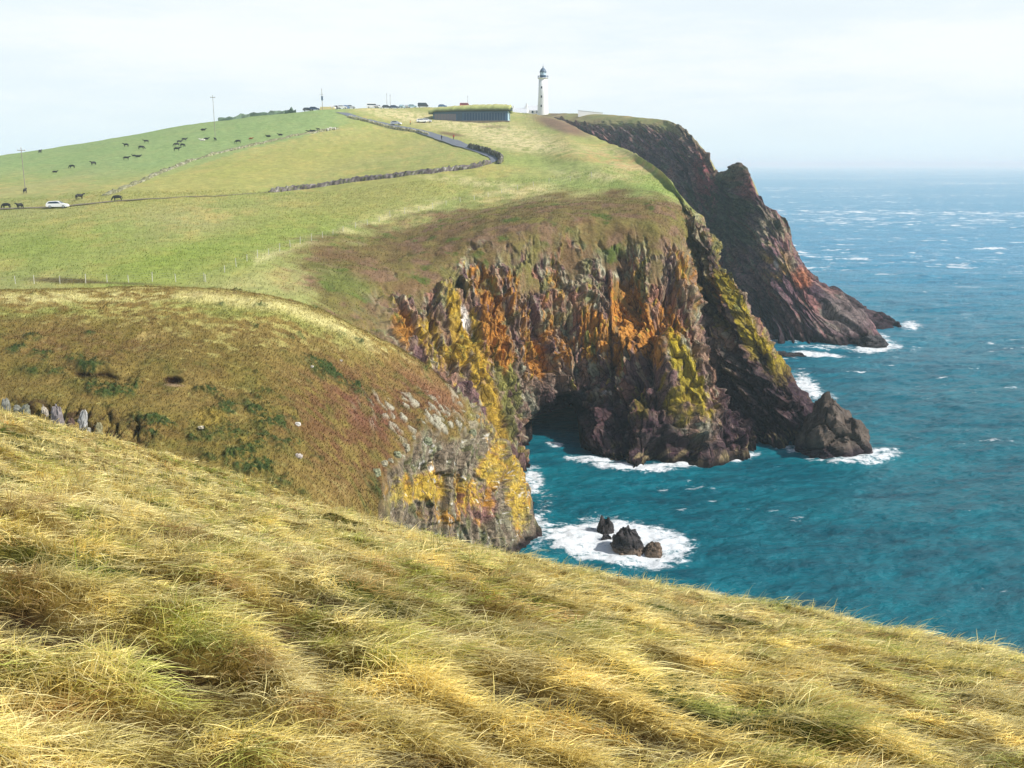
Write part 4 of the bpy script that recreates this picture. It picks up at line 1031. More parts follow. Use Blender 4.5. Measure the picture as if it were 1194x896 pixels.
# ------------------------------------------------------------------ fences
def fence(pts, spacing, label, seed, hpost=1.15, bv=None):
    L = drape(pts, spacing, bv); root = thing('fence', L[0], 0, label, 'fence', 'post and wire fences along the cliff top')
    rr = random.Random(seed); o0 = L[0]
    proto = None
    tops = []
    for p in L:
        hgt = hpost * rr.uniform(.85, 1.15)
        if proto is None:
            proto = MB().tube((0, 0, -.3), (0, 0, 1), .045, .04, 7).build('post', M_palewood, root); o = proto
        else:
            o = proto.copy(); COL.objects.link(o); o.parent = root
        o.location = p - o0; o.scale = (1, 1, hgt); o.rotation_euler = (rr.uniform(-.08, .08), rr.uniform(-.08, .08), rr.uniform(0, 6))
        tops.append((p - o0, hgt))
    wb = MB()
    for (a, ha), (b_, hb) in zip(tops[:-1], tops[1:]):
        for k in (.45, .7, .92): wb.tube(a + Vector((0, 0, ha * k)), b_ + Vector((0, 0, hb * k)), .008, n=3)
    wb.build('wire', M_metal, root)
fence([(240, 329), (262, 318), (300, 301), (350, 285), (400, 270), (455, 253.5), (520, 239.5), (585, 226), (640, 214), (690, 207)], 3.6, 'post and wire fence following the pale grass line above the main cliff', 4)
fence([(-25, 332.5), (40, 331.5), (100, 330.5), (150, 329.5), (205, 329), (238, 328.5)], 2.6, 'post and wire fence just behind the crest of the brown knoll', 6)

# ------------------------------------------------------------------ skin-modifier figures
def skin_mesh(name, verts, edges, radii, sub=2):
    me = bpy.data.meshes.new(name); me.from_pydata(verts, edges, []); me.update()
    o = bpy.data.objects.new(name, me); COL.objects.link(o)
    md = o.modifiers.new('skin', 'SKIN')
    for i, r in enumerate(radii):
        sv_ = me.skin_vertices[0].data[i]; sv_.radius = r if isinstance(r, tuple) else (r, r); sv_.use_root = i == 0
    o.modifiers.new('sub', 'SUBSURF').levels = sub
    dg = bpy.context.evaluated_depsgraph_get()
    out_ = bpy.data.meshes.new_from_object(o.evaluated_get(dg)); out_.name = name
    bpy.data.objects.remove(o); bpy.data.meshes.remove(me)
    for p in out_.polygons: p.use_smooth = True
    return out_
def cow_mesh(graze, lying=False):
    k = .55 if lying else 1.0
    zb = 1.05 if not lying else .48
    V = [(-.15, 0, zb + .02), (-.85, 0, zb + .06), (.45, 0, zb - .02), (.80, 0, zb + .05)]
    E = [(0, 1), (0, 2), (2, 3)]; R = [(.36, .40), (.30, .33), (.33, .40), (.24, .30)]
    if graze: nk = [(1.08, 0, zb - .18), (1.28, 0, .52), (1.36, 0, .30), (1.50, 0, .12)]
    else: nk = [(1.08, 0, zb + .28), (1.28, 0, zb + .42), (1.45, 0, zb + .38), (1.68, 0, zb + .24)]
    b0 = len(V); V += nk; R += [(.18, .2), (.14, .15), (.14, .16), (.075, .085)]; E += [(3, b0), (b0, b0 + 1), (b0 + 1, b0 + 2), (b0 + 2, b0 + 3)]
    hd = nk[2]
    for s_ in (-1, 1):      # ears
        i = len(V); V.append((hd[0] - .08, s_ * .24, hd[2] + .08)); R.append(.035); E.append((b0 + 2, i))
    i = len(V); V += [(-1.12, 0, zb + .10), (-1.2, 0, zb - .15), (-1.2, 0, zb - .62 * k)]; R += [.05, .035, .05]; E += [(1, i), (i, i + 1), (i + 1, i + 2)]
    if not lying:
        for s_ in (-1, 1):
            i = len(V); V += [(.62, s_ * .20, .72), (.64, s_ * .20, .40), (.64, s_ * .20, .04)]; R += [.13, .075, .065]; E += [(2, i), (i, i + 1), (i + 1, i + 2)]
            i = len(V); V += [(-.80, s_ * .22, .74), (-.95, s_ * .22, .44), (-.88, s_ * .22, .04)]; R += [.16, .08, .065]; E += [(1, i), (i, i + 1), (i + 1, i + 2)]
    else:
        for s_ in (-1, 1):
            i = len(V); V += [(.6, s_ * .34, .16), (.85, s_ * .36, .09)]; R += [.1, .07]; E += [(2, i), (i, i + 1)]
            i = len(V); V += [(-.7, s_ * .40, .18), (-.35, s_ * .46, .09)]; R += [.14, .08]; E += [(1, i), (i, i + 1)]
    return skin_mesh('cow', V, E, R)
ME_COW = {'graze': cow_mesh(True), 'stand': cow_mesh(False), 'lie': cow_mesh(False, True)}
COWS = [  # px, py (feet), pose, heading deg (0 = facing right), material, label
 (7.5, 243.5, 'graze', 175, M_black, 'large black cow grazing at the left edge above the track'),
 (23.5, 244, 'stand', 255, M_black, 'black cow seen end-on standing beside the track left of the white car'),
 (29.5, 226, 'stand', 100, M_black, 'black cow standing at the foot of the nearest utility pole'),
 (93, 233, 'stand', 60, M_black, 'black cow by the track just right of the white car'),
 (137, 234.5, 'graze', 190, M_black, 'black cow where the tumbled wall meets the track, farther from the car'),
 (64, 201.5, 'lie', 10, M_black, 'tiny black cow lying alone, lowest in the far left pasture'),
 (84, 196.5, 'graze', 180, M_black, 'black cow grazing alone right of the lowest lying one'),
 (109, 193, 'stand', 240, M_black, 'small black cow alone midway between the single grazer and the pair uphill'),
 (47, 179, 'stand', 90, M_black, 'black cow standing on the far left skyline'),
 (147, 171.5, 'stand', 170, M_black, 'black cow facing left, the left of three below the skyline'),
 (165, 174.5, 'graze', 8, M_black, 'broad black cow grazing, the lowest of three below the skyline'),
 (170.5, 167, 'stand', 195, M_black, 'smaller black cow just above the broad grazing one'),
 (147.5, 187, 'stand', 15, M_black, 'black cow facing right, left of the pair nearest above the tumbled wall'),
 (161, 183.5, 'lie', 10, M_black, 'black cow lying at the right of the pair above the tumbled wall'),
 (156.5, 182.5, 'lie', 190, M_black, 'tiny black calf lying between the pair above the tumbled wall'),
 (206, 171, 'graze', 200, M_black, 'black cow at the upper left of the tight herd'),
 (209.5, 167.5, 'stand', 30, M_black, 'black cow second from the top of the tight herd'),
 (215, 165, 'stand', 20, M_black, 'topmost black cow of the tight herd'),
 (213, 171.5, 'graze', 340, M_black, 'black cow at the right of the tight herd'),
 (206.5, 176.5, 'stand', 10, M_black, 'lowest black cow of the tight herd'),
 (237, 152.5, 'lie', 0, M_black, 'black cow lying high up just under the skyline left of the pole'),
 (240.5, 163, 'lie', 10, M_black, 'black cow lying beside the only white cow'),
 (236, 164.5, 'lie', 200, M_whitehide, 'only white cow in the herd, lying on the hill'),
 (251, 164.5, 'stand', 265, M_black, 'black cow seen end-on directly below the middle pole'),
 (277.5, 167.5, 'graze', 188, M_black, 'biggest black cow on the upper hill, just above the tumbled wall'),
 (313, 160, 'lie', 175, M_black, 'black cow lying above the wall, left of the two upper right ones'),
 (327, 158.3, 'lie', 185, M_black, 'black cow lying above the wall, right of the two upper right ones'),
 (361, 154.8, 'lie', 180, M_black, 'black cow lying against the top end of the wall, left of a touching pair'),
 (365.5, 153.9, 'lie', 175, M_black, 'black cow lying against the top end of the wall, right of a touching pair'),
 (371, 152.4, 'stand', 180, M_black, 'tiny black cow alone beyond the touching pair, nearest the white sheep'),
 (292.5, 162.5, 'lie', 0, M_brownhide, 'small brown calf lying between black cows on the upper hill'),
]
for (px_, py_, pose, hd_, mt_, lb_) in COWS:
    p = hit(px_, py_, BV_M)
    key = pose + mt_.name
    if key not in ME_COW:
        m_ = ME_COW[pose].copy(); m_.materials.clear(); m_.materials.append(mt_); ME_COW[key] = m_
    o = bpy.data.objects.new('cow', ME_COW[key]); COL.objects.link(o)
    o.location = p; o.rotation_euler = (0, 0, math.radians(hd_)); sc = random.uniform(.74, .88) * (.72 if 'calf' in lb_ or 'tiny' in lb_ else 1.0); o.scale = (sc, sc, sc)
    tag(o, lb_, 'cow', 'cattle spread over the hillside')
def sheep_mesh():
    V = [(0, 0, .6), (-.38, 0, .62), (.36, 0, .62), (.58, 0, .52), (.72, 0, .34)]; E = [(0, 1), (0, 2), (2, 3), (3, 4)]; R = [.27, .25, .24, .13, .07]
    for sx_, b_ in ((.3, 2), (-.34, 1)):
        for s_ in (-1, 1):
            i = len(V); V += [(sx_, s_ * .14, .32), (sx_, s_ * .14, .02)]; R += [.07, .04]; E += [(b_, i), (i, i + 1)]
    return skin_mesh('sheep', V, E, R)
ME_SHEEP = sheep_mesh(); ME_SHEEP.materials.append(M_whitehide)
for (px_, py_, hd_, lb_) in [(385.5, 152, 0, 'white sheep grazing at the left of the few near the wall end'), (390, 152.2, 170, 'white sheep grazing at the right of the few near the wall end'), (382.5, 153.2, 90, 'white sheep standing lowest of the few near the wall end')]:
    o = bpy.data.objects.new('sheep', ME_SHEEP); COL.objects.link(o); o.location = hit(px_, py_, BV_M); o.rotation_euler = (0, 0, math.radians(hd_)); o.scale = (1.25,) * 3
    tag(o, lb_, 'sheep', 'white sheep on the hill')

# ------------------------------------------------------------------ people
def person_mesh():
    V = [(0, 0, .95), (0, 0, 1.15), (0, 0, 1.36), (0, 0, 1.47), (0, .01, 1.56), (0, .02, 1.67)]
    E = [(i, i + 1) for i in range(5)]; R = [(.17, .12), (.145, .11), (.18, .12), (.065, .065), (.085, .095), (.075, .085)]
    for s_ in (-1, 1):
        i = len(V); V += [(s_ * .10, 0, .86), (s_ * .11, .03 * s_, .48), (s_ * .11, -.05 * s_, .08), (s_ * .12, .10 - .05 * s_, .04)]; R += [.095, .065, .045, .04]; E += [(0, i), (i, i + 1), (i + 1, i + 2), (i + 2, i + 3)]
        i = len(V); V += [(s_ * .22, 0, 1.36), (s_ * .27, -.02, 1.10), (s_ * .25, .10, .88), (s_ * .24, .14, .80)]; R += [.06, .048, .038, .04]; E += [(2, i), (i, i + 1), (i + 1, i + 2), (i + 2, i + 3)]
    return skin_mesh('person', V, E, R)
ME_P = person_mesh()
M_skin = plain_mat('skin', (.45, .28, .2), .6); M_denim = plain_mat('dark_trousers', (.03, .035, .05), .8); M_hair = plain_mat('dark_hair', (.03, .02, .015), .6)
def person(px_, py_, top, legs, rz, label, sc=1.0):
    me = ME_P.copy()
    for m_ in (top, legs, M_skin): me.materials.append(m_)
    for p in me.polygons:
        zc = p.center.z; ax = abs(p.center.x)
        p.material_index = 2 if zc > 1.47 or (ax > .2 and zc < .9) else (0 if zc > .92 else 1)
    o = add_obj('person', me); o.location = hit(px_, py_, BV_M) + Vector((0, 0, .1)); o.rotation_euler = (0, 0, rz); o.scale = (sc,) * 3
    hp = MB().lathe([(.02, 1.775), (.06, 1.765), (.093, 1.71), (.100, 1.66), (.095, 1.62)], (0, -.012, 0), 14).build('hair', M_hair, o, smooth=True)
    tag(o, label, 'person', 'people by the road and the building')
M_tred = plain_mat('red_jacket', (.40, .03, .03), .8); M_tyel = plain_mat('orange_jacket', (.55, .22, .03), .8); M_tdark = plain_mat('navy_jacket', (.02, .03, .07), .8)
person(515, 164.2, M_tdark, M_denim, 2.5, 'person in dark clothes walking on the road below the building')
person(529, 163.5, M_tred, M_denim, .5, 'person in a dark red top at the far verge of the road below the building')
person(478.5, 146.2, M_tyel, M_denim, 1.2, 'person in an orange jacket on the dune left of the building')
person(573.5, 141.4, M_tdark, M_denim, 0, 'person in dark clothes standing before the blue glass front')
person(582.5, 141.3, M_white, M_denim, .7, 'person in a white top standing near the right end of the building')

# ------------------------------------------------------------------ cars
def extrude_profile(mb, prof, w_low, w_top, zsplit):
    n = len(prof); pts = []
    for s_ in (-1, 1):
        for (x_, z_) in prof:
            wv = w_low if z_ <= zsplit else w_low + (w_top - w_low) * (z_ - zsplit) / (max(p[1] for p in prof) - zsplit)
            pts.append((x_, s_ * wv / 2, z_))
    fs = [tuple(range(n)), tuple(range(2 * n - 1, n - 1, -1))] + [(i, n + i, n + (i + 1) % n, (i + 1) % n) for i in range(n)]
    mb.poly(pts, fs); return mb
CAR_MESH = {}
def car(loc, rz, paint, label, group, kind='hatch', name='parked_car', cat='car'):
    root = thing(name, loc, rz, label, cat, group)
    if kind == 'van':
        prof = [(-2.4, .35), (-2.45, 1.0), (-2.4, 1.95), (-2.25, 2.05), (1.35, 2.05), (1.75, 1.75), (2.15, 1.15), (2.5, .95), (2.55, .5), (2.5, .32)]
        win = [(-2.2, 1.25), (-2.2, 1.78), (1.35, 1.78), (1.62, 1.6), (1.9, 1.25)]; ws = [(1.78, 1.71), (2.13, 1.18)]; wx_ = (-1.55, 1.6); W_ = 1.95; Wt = 1.75
    else:
        prof = [(-2.05, .30), (-2.1, .62), (-2.02, .95), (-1.72, 1.30), (-1.45, 1.42), (-.1, 1.46), (.35, 1.40), (1.05, .98), (1.75, .86), (2.05, .68), (2.1, .42), (2.04, .28)]
        win = [(-1.72, .98), (-1.45, 1.30), (-.1, 1.37), (.28, 1.32), (.82, .98)]; ws = [(.42, 1.36), (1.0, 1.01)]; wx_ = (-1.28, 1.32); W_ = 1.74; Wt = 1.36
    if kind not in CAR_MESH:
        d = {}
        zs = .95 if kind != 'van' else 1.15
        b_ = extrude_profile(MB(), prof, W_, Wt, zs).build('body', None, None, bevel=.05, smooth=False); d['body'] = b_.data; bpy.data.objects.remove(b_)
        zt = max(p[1] for p in prof)
        wid = lambda z_: W_ if z_ <= zs else W_ + (Wt - W_) * (z_ - zs) / (zt - zs)
        for nm, s_ in (('window', -1), ('window2', 1)):
            k = MB().poly([(x_, s_ * (wid(z_) / 2 + .006), z_) for x_, z_ in win], [tuple(range(5))])
            o_ = k.build('window', M_glass); d[nm] = o_.data; bpy.data.objects.remove(o_)
        (xa, za), (xb, zb_) = ws
        o_ = MB().poly([(xa + .03, -wid(za) / 2 + .08, za + .012), (xa + .03, wid(za) / 2 - .08, za + .012), (xb + .03, wid(zb_) / 2 - .06, zb_ + .012), (xb + .03, -wid(zb_) / 2 + .06, zb_ + .012)], [(0, 1, 2, 3)]).build('windscreen', M_glass); d['windscreen'] = o_.data; bpy.data.objects.remove(o_)
        o_ = MB().tube((0, -.10, 0), (0, .10, 0), .31, n=16).build('wheel', M_tyre); d['wheel'] = o_.data; bpy.data.objects.remove(o_)
        o_ = MB().tube((0, -.108, 0), (0, .108, 0), .19, n=14).build('rim', M_metal); d['rim'] = o_.data; bpy.data.objects.remove(o_)
        o_ = MB().box((0, 0, -.07), (.08, .34, .14)).build('headlight', M_lamp, bevel=.02); d['headlight'] = o_.data; bpy.data.objects.remove(o_)
        o_ = MB().box((0, 0, -.08), (.08, .26, .16)).build('tail_light', M_red_lamp, bevel=.02); d['tail_light'] = o_.data; bpy.data.objects.remove(o_)
        CAR_MESH[kind] = d
    d = CAR_MESH[kind]
    bme = d['body'].copy(); bme.materials.clear(); bme.materials.append(paint)
    def ch(nm, me, lc=(0, 0, 0), par=root):
        o_ = bpy.data.objects.new(nm, me); COL.objects.link(o_); o_.parent = par; o_.location = lc; return o_
    ch('body', bme)
    ch('window', d['window']); ch('window', d['window2']); ch('windscreen', d['windscreen'])
    for x_ in wx_:
        for s_ in (-1, 1):
            w_ = ch('wheel', d['wheel'], (x_, s_ * (W_ / 2 - .10), .31)); ch('rim', d['rim'], par=w_)
    for s_ in (-1, 1):
        ch('headlight', d['headlight'], (prof[-3][0] - (.06 if kind != 'van' else .05), s_ * (W_ / 2 - .3), prof[-3][1] - .06 if kind != 'van' else .8)); ch('tail_light', d['tail_light'], (prof[1][0] + .03, s_ * (W_ / 2 - .18), .80))
    return root
def paint(nm, c_): return plain_mat(nm, c_, .25, var=.02, spec=.6)
P_white, P_silver, P_navy, P_dark, P_pale, P_red, P_blue = paint('white_car_paint', (.80, .81, .82)), paint('silver_car_paint', (.5, .53, .56)), paint('navy_car_paint', (.03, .05, .11)), paint('dark_grey_car_paint', (.05, .055, .065)), paint('pale_blue_car_paint', (.36, .52, .60)), paint('red_van_paint', (.45, .04, .03)), paint('blue_car_paint', (.08, .16, .32))
p = hit(67.5, 243.2, BV_M)
car(p + Vector((0, 0, .05)), math.radians(8), P_white, 'white hatchback standing on the stony track among black cattle', None, name='car')
GC = 'cars parked along the ridge'
PARK = [(357.5, P_dark, 20, 'hatch', 'dark car at the far left end of the ridge row'), (365, P_navy, 10, 'hatch', 'navy car second from the left on the ridge, left of the mast'),
 (386.5, P_white, 80, 'hatch', 'white car nose-on just right of the mast on the ridge'), (391.5, P_dark, 75, 'hatch', 'dark car between two white ones at the head of the road'), (397.5, P_white, 10, 'hatch', 'white car side-on at the head of the road'), (402.5, P_blue, 80, 'hatch', 'blue car nose-on at the top of the road'), (407.5, P_silver, 5, 'hatch', 'silver car where the road tops the ridge'),
 (433, P_white, 8, 'van', 'white van parked alone right of the ochre bank'), (440, P_silver, 75, 'hatch', 'silver car tucked right behind the white van'), (450, P_dark, 12, 'hatch', 'left dark car of the pair in the middle of the ridge'), (459, P_navy, 10, 'hatch', 'right navy car of the pair in the middle of the ridge'),
 (468, P_pale, 80, 'hatch', 'pale blue car, left of three pale ones on the ridge'), (474, P_silver, 82, 'hatch', 'silver car, middle of three pale ones on the ridge'), (480, P_pale, 10, 'hatch', 'pale blue car, right of three pale ones on the ridge'),
 (492.5, P_dark, 6, 'van', 'dark van on the ridge left of the turf roof'), (515.5, P_blue, 12, 'hatch', 'blue car showing above the left of the turf roof'), (541.5, P_red, 6, 'van', 'red van showing above the turf roof beside a thin mast')]
for px_, pt_, rz_, kd_, lb_ in PARK:
    q_ = crest(px_); q_.y += 3.0
    q_.z = max(ground(q_.x, q_.y), ground(q_.x, q_.y, BV_F)) + .03
    if kd_ == 'van' and px_ > 530: q_.z += .6
    car(q_, math.radians(rz_), pt_, lb_, GC, kd_, name='parked_van' if kd_ == 'van' else 'parked_car', cat='van' if kd_ == 'van' else 'car')
for px_, py_, rz_, lb_ in [(491.5, 143.3, 12, 'white car parked against the left end of the turf-roofed building'), (497.5, 143.0, 5, 'second white car, half behind the first beside the turf-roofed building')]:
    car(hit(px_, py_, BV_M) + Vector((0, 0, .08)), math.radians(rz_), P_white, lb_, 'white cars beside the building')
car(hit(462, 146.3, BV_M) + Vector((0, 0, .15)), math.radians(-14), P_white, 'small white car on the road just below the dune', None)

# ------------------------------------------------------------------ poles and masts
def pole(base, h, label, arm=True, r=.11, name='utility_pole', cat='utility pole'):
    root = thing(name, base, random.uniform(-.3, .3), label, cat, 'poles and masts on the skyline')
    MB().tube((0, 0, -.6), (0, 0, h), r, r * .7, 10).build('shaft', M_wood, root)
    if arm:
        MB().box((0, 0, h - .75), (1.9, .12, .16)).build('crossarm', M_wood, root)
        for x_ in (-.8, 0, .8): MB().lathe([(.05, 0), (.09, .05), (.05, .12), (.09, .16), (.04, .26)], (x_, 0, h - .59 if x_ else h), 8).build('insulator', M_lamp, root)
    return root
pole(hit(29.5, 221, BV_M), 10.2, 'tall wooden pole on the left pasture with a cow at its foot')
pole(hit(251, 160, BV_M), 14.0, 'tall thin pole rising above the skyline over the upper herd', r=.10)
b_ = pole(crest(375) + Vector((0, 2, 0)), 8.6, 'mast with a dark box halfway up, left of the parked cars', arm=False, r=.13, name='mast', cat='mast')
MB().box((0, 0, 3.9), (.7, .6, 1.7)).build('equipment_box', M_slate, b_); MB().tube((-.9, 0, 6.2), (.5, 0, 6.2), .06).build('crossarm', M_metal, b_)
for px_, hh, lb_ in ((450, 7.0, 'thin mast above the middle of the parked cars, left of a pair'), (454, 6.5, 'thin mast above the middle of the parked cars, right of a pair'), (545, 6.5, 'thin mast rising beside the red van over the turf roof')):
    m_ = pole(crest(px_) + Vector((0, 4, 0)), hh, lb_, arm=False, r=.09, name='mast', cat='mast'); MB().tube((-.35, 0, hh - .5), (.35, 0, hh - .5), .04).build('aerial', M_metal, m_)

# ------------------------------------------------------------------ ochre bank with hut wall at the road head
q_ = crest(381); o_ = MB().box((0, 0, -.5), (7, 3, 1.7), .1, .8).build('hut', M_ochre, None, q_ + Vector((0, 2, 0)), bevel=.12)
tag(o_, 'low ochre hut wall on the ridge between the mast and the white cars', 'hut')

# ------------------------------------------------------------------ turf-roofed building
bl_, br_ = hit(506, 142.5, BV_M), hit(589, 141.5, BV_M)
BY = hit(548, 142, BV_M).y
ctr = Vector(((bl_.x + br_.x) / 2, BY, 0)); halfw = (589 - 506) / 2 / FPX * BY
zb = float(unproj(548, 141.8, BY)[2])
bld = thing('visitor_centre', (ctr.x, BY, zb), math.radians(-5), 'long low building with a grass roof and blue glass front on the headland', 'building')
W2, DP, HT = halfw + .3, 11.0, 4.1 * BY / 437
MB().box((0, DP / 2, -2.0), (2 * W2, DP, HT + 2.0)).build('wall', M_blue, bld)
nS = 48
top, bot = [], []
mbr = MB(); sec = []
for i in range(nS + 1):
    u = i / nS; x_ = -W2 - 1.6 + u * (2 * W2 + 2.6)
    zc = HT + .9 + 1.3 * math.sin(min(1, u * 1.25) * math.pi / 2) - .25 * max(0, u - .85) / .15
    if u < .08: zc -= (1 - u / .08) * 1.3
    sec += [(x_, -1.5, HT - .35 + .55 * math.sin(min(1, u * 1.3) * math.pi / 2) - (0 if u > .05 else .8)), (x_, -1.35, HT + .45 + .62 * (zc - HT - .15)), (x_, DP * .45, zc + .9), (x_, DP + .8, zc - .2), (x_, DP + .8, HT - .3)]
V = np.array(sec).reshape(nS + 1, 5, 3); V[:, 1:4, 2] += .08 * RNG.standard_normal((nS + 1, 3))
cc_ = A(168, 176, 110) * (1 + .15 * RNG.standard_normal((nS + 1, 5, 1))); cc_[:, 2] = A(196, 192, 132); cc_[:, 0] = A(60, 70, 70)
idx = grid_quads(nS + 1, 5); i0 = np.arange(nS) * 5
idx = np.concatenate([idx, np.stack([i0 + 4, i0 + 9, i0 + 5, i0], 1)])
fr = np.array([[0, 1, 2, 3], [nS * 5 + 3, nS * 5 + 2, nS * 5 + 1, nS * 5]])
add_obj('roof', fast_mesh('roof', V, np.concatenate([idx, fr]), cols=cc_, smooth=True), M_turf, bld)['label'] = 'grass roof with a soft curved edge'
xl = -W2
for i in range(7):
    MB().box((xl + 1.2 + i * 1.28, -.06, .1), (1.18, .08, 2.9)).build('shutter', M_shutter, bld)
MB().box((xl + 11.0, -.05, .1), (1.9, .08, 3.4)).build('door', M_slate, bld)
nx = 15; x0_, x1_ = xl + 12.6, W2 - .8
for i in range(nx):
    x_ = x0_ + (i + .5) * (x1_ - x0_) / nx
    f_ = MB().box((x_, -.05, .35), ((x1_ - x0_) / nx - .12, .07, 3.1)).build('window', M_slate, bld)
    MB().box((x_, -.10, .5), ((x1_ - x0_) / nx - .34, .05, 2.8)).build('pane', M_blueglass, f_)
MB().box((W2 + .06, DP * .45, -1.6), (.1, DP * .84, HT + 2.2)).build('gable', M_gable, bld)
MB().box((W2 + .15, DP * .6, 1.0), (.1, 2.2, 2.2)).build('door', M_slate, bld)
MB().box((W2 + 1.0, 3, HT + .3), (.9, .9, 1.3)).build('vent', M_slate, bld, bevel=.05)
MB().box((0, -2.2, -1.9), (2 * W2 + 2, 3.2, 2.0)).build('terrace', M_track, bld)

# ------------------------------------------------------------------ lighthouse and cottages
LX, LY = (632.5 - CX) / FPX * 575 * CP, 575.0
lz = max(ground(LX, LY), ground(LX, LY, BV_F)); lz = min(lz, float(unproj(632, 130, LY)[2]))
tz = float(unproj(632.5, 91.5, LY)[2]) - lz     # gallery level
lh = thing('lighthouse', (LX, LY, lz), 0, 'tall white round lighthouse tower with a dark domed lantern on the skyline', 'lighthouse')
MB().lathe([(3.25, -2), (3.15, 0), (2.95, 3), (2.6, tz * .55), (2.35, tz - .6)], n=40).build('tower', M_white, lh, smooth=True)
MB().lathe([(2.35, tz - .6), (2.9, tz - .15), (3.05, tz), (3.05, tz + .18), (1.7, tz + .19)], n=40).build('gallery', M_white, lh)
rl = MB()
for i in range(24):
    a = 2 * math.pi * i / 24; rl.tube((2.9 * math.cos(a), 2.9 * math.sin(a), tz + .18), (2.9 * math.cos(a), 2.9 * math.sin(a), tz + 1.35), .045, n=5)
for k in (.65, 1.0, 1.35):
    for i in range(24):
        a, b2 = 2 * math.pi * i / 24, 2 * math.pi * (i + 1) / 24; rl.tube((2.9 * math.cos(a), 2.9 * math.sin(a), tz + k), (2.9 * math.cos(b2), 2.9 * math.sin(b2), tz + k), .04, n=5)
rl.build('railing', M_slate, lh)
MB().lathe([(1.72, tz + .19), (1.72, tz + 1.5), (1.8, tz + 1.52)], n=24).build('lantern_base', M_slate, lh)
M_lantern = plain_mat('lantern_glass', A(200, 222, 234), .15, var=.03)
MB().lathe([(1.62, tz + 1.52), (1.62, tz + 3.2)], n=16).build('lantern_glass', M_lantern, lh)
bars = MB()
for i in range(12):
    a = 2 * math.pi * i / 12; b2 = 2 * math.pi * (i + 1) / 12
    bars.tube((1.68 * math.cos(a), 1.68 * math.sin(a), tz + 1.5), (1.68 * math.cos(b2), 1.68 * math.sin(b2), tz + 3.2), .05, n=5)
bars.build('lantern_bars', M_slate, lh)
MB().lathe([(1.95, tz + 3.2), (1.9, tz + 3.5), (1.6, tz + 4.3), (1.0, tz + 5.1), (.35, tz + 5.55), (.3, tz + 5.9)], n=24).build('lantern_roof', M_lead, lh, smooth=True)
fin = MB().lathe([(.28, tz + 5.9), (.3, tz + 6.2), (.08, tz + 6.4), (.04, tz + 7.6), (.01, tz + 8.0)], n=10).build('finial', M_slate, lh)
for zz, a in ((4, -1.9), (9, -1.9), (14, -1.9)):
    rr_ = 3.15 - .045 * zz
    MB().box((rr_ * math.cos(a), rr_ * math.sin(a), zz), (.7, .3, 1.2), a + math.pi / 2).build('window', M_glass, lh)
def cottage(px_, Y, w_, d_, h_, label, mat_roof, dz=0):
    x_ = (px_ - CX) / FPX * Y * CP; z_ = max(ground(x_, Y), ground(x_, Y, BV_F)) + dz
    r_ = thing('cottage', (x_, Y, z_), math.radians(-12), label, 'cottage', 'white keepers cottages by the lighthouse')
    MB().box((0, 0, -1), (w_, d_, h_ + 1)).build('wall', M_white, r_)
    e = .35; k = d_ * .42
    rf = MB().poly([(-w_/2 - e, -d_/2 - e, h_), (w_/2 + e, -d_/2 - e, h_), (w_/2 + e, d_/2 + e, h_), (-w_/2 - e, d_/2 + e, h_), (-w_/2 - e, 0, h_ + k), (w_/2 + e, 0, h_ + k)], [(0, 1, 5, 4), (2, 3, 4, 5), (1, 2, 5), (3, 0, 4), (3, 2, 1, 0)]).build('roof', mat_roof, r_)
    for s_ in (-.42, .42): MB().box((s_ * w_, 0, h_ + k * .55), (.7, .9, k * .45 + 1.3)).build('chimney', M_white, rf)
    for s_ in (-.28, .0, .28):
        f_ = MB().box((s_ * w_, -d_/2 - .03, .9), (1.1, .08, 1.4)).build('window', M_slate, r_); MB().box((s_ * w_, -d_/2 - .08, 1.0), (.9, .04, 1.2)).build('pane', M_glass, f_)
cottage(606, 588, 9, 7, 2.2, 'white cottage with a white gabled roof, farther left of the lighthouse', M_roofwhite, -1.0)
cottage(622, 592, 10, 7, 2.4, 'white cottage half behind the lighthouse tower on its left', M_roofwhite, -.6)
x_ = (683 - CX) / FPX * 530; wz = max(ground(x_, 530), ground(x_, 530, BV_F))
ww = thing('boundary_wall', (x_, 520, max(ground(x_, 520), ground(x_, 520, BV_F)) - .2), math.radians(3), 'low white wall on the skyline right of the lighthouse', 'wall')
MB().poly([(-6, -.3, -1), (6.5, -.3, -1.2), (6.5, -.3, .9), (-6, -.3, 2.1), (-6, .3, -1), (6.5, .3, -1.2), (6.5, .3, .9), (-6, .3, 2.1)], [(0, 1, 2, 3), (7, 6, 5, 4), (0, 4, 5, 1), (1, 5, 6, 2), (2, 6, 7, 3), (3, 7, 4, 0)]).build('wall_face', M_white, ww)
MB().poly([(-6.2, -.42, 2.1), (6.7, -.42, .9), (6.7, .42, .9), (-6.2, .42, 2.1), (-6.2, -.42, 2.3), (6.7, -.42, 1.1), (6.7, .42, 1.1), (-6.2, .42, 2.3)], [(0, 1, 2, 3), (7, 6, 5, 4), (0, 4, 5, 1), (1, 5, 6, 2), (2, 6, 7, 3), (3, 7, 4, 0)]).build('coping', M_roofwhite, ww)

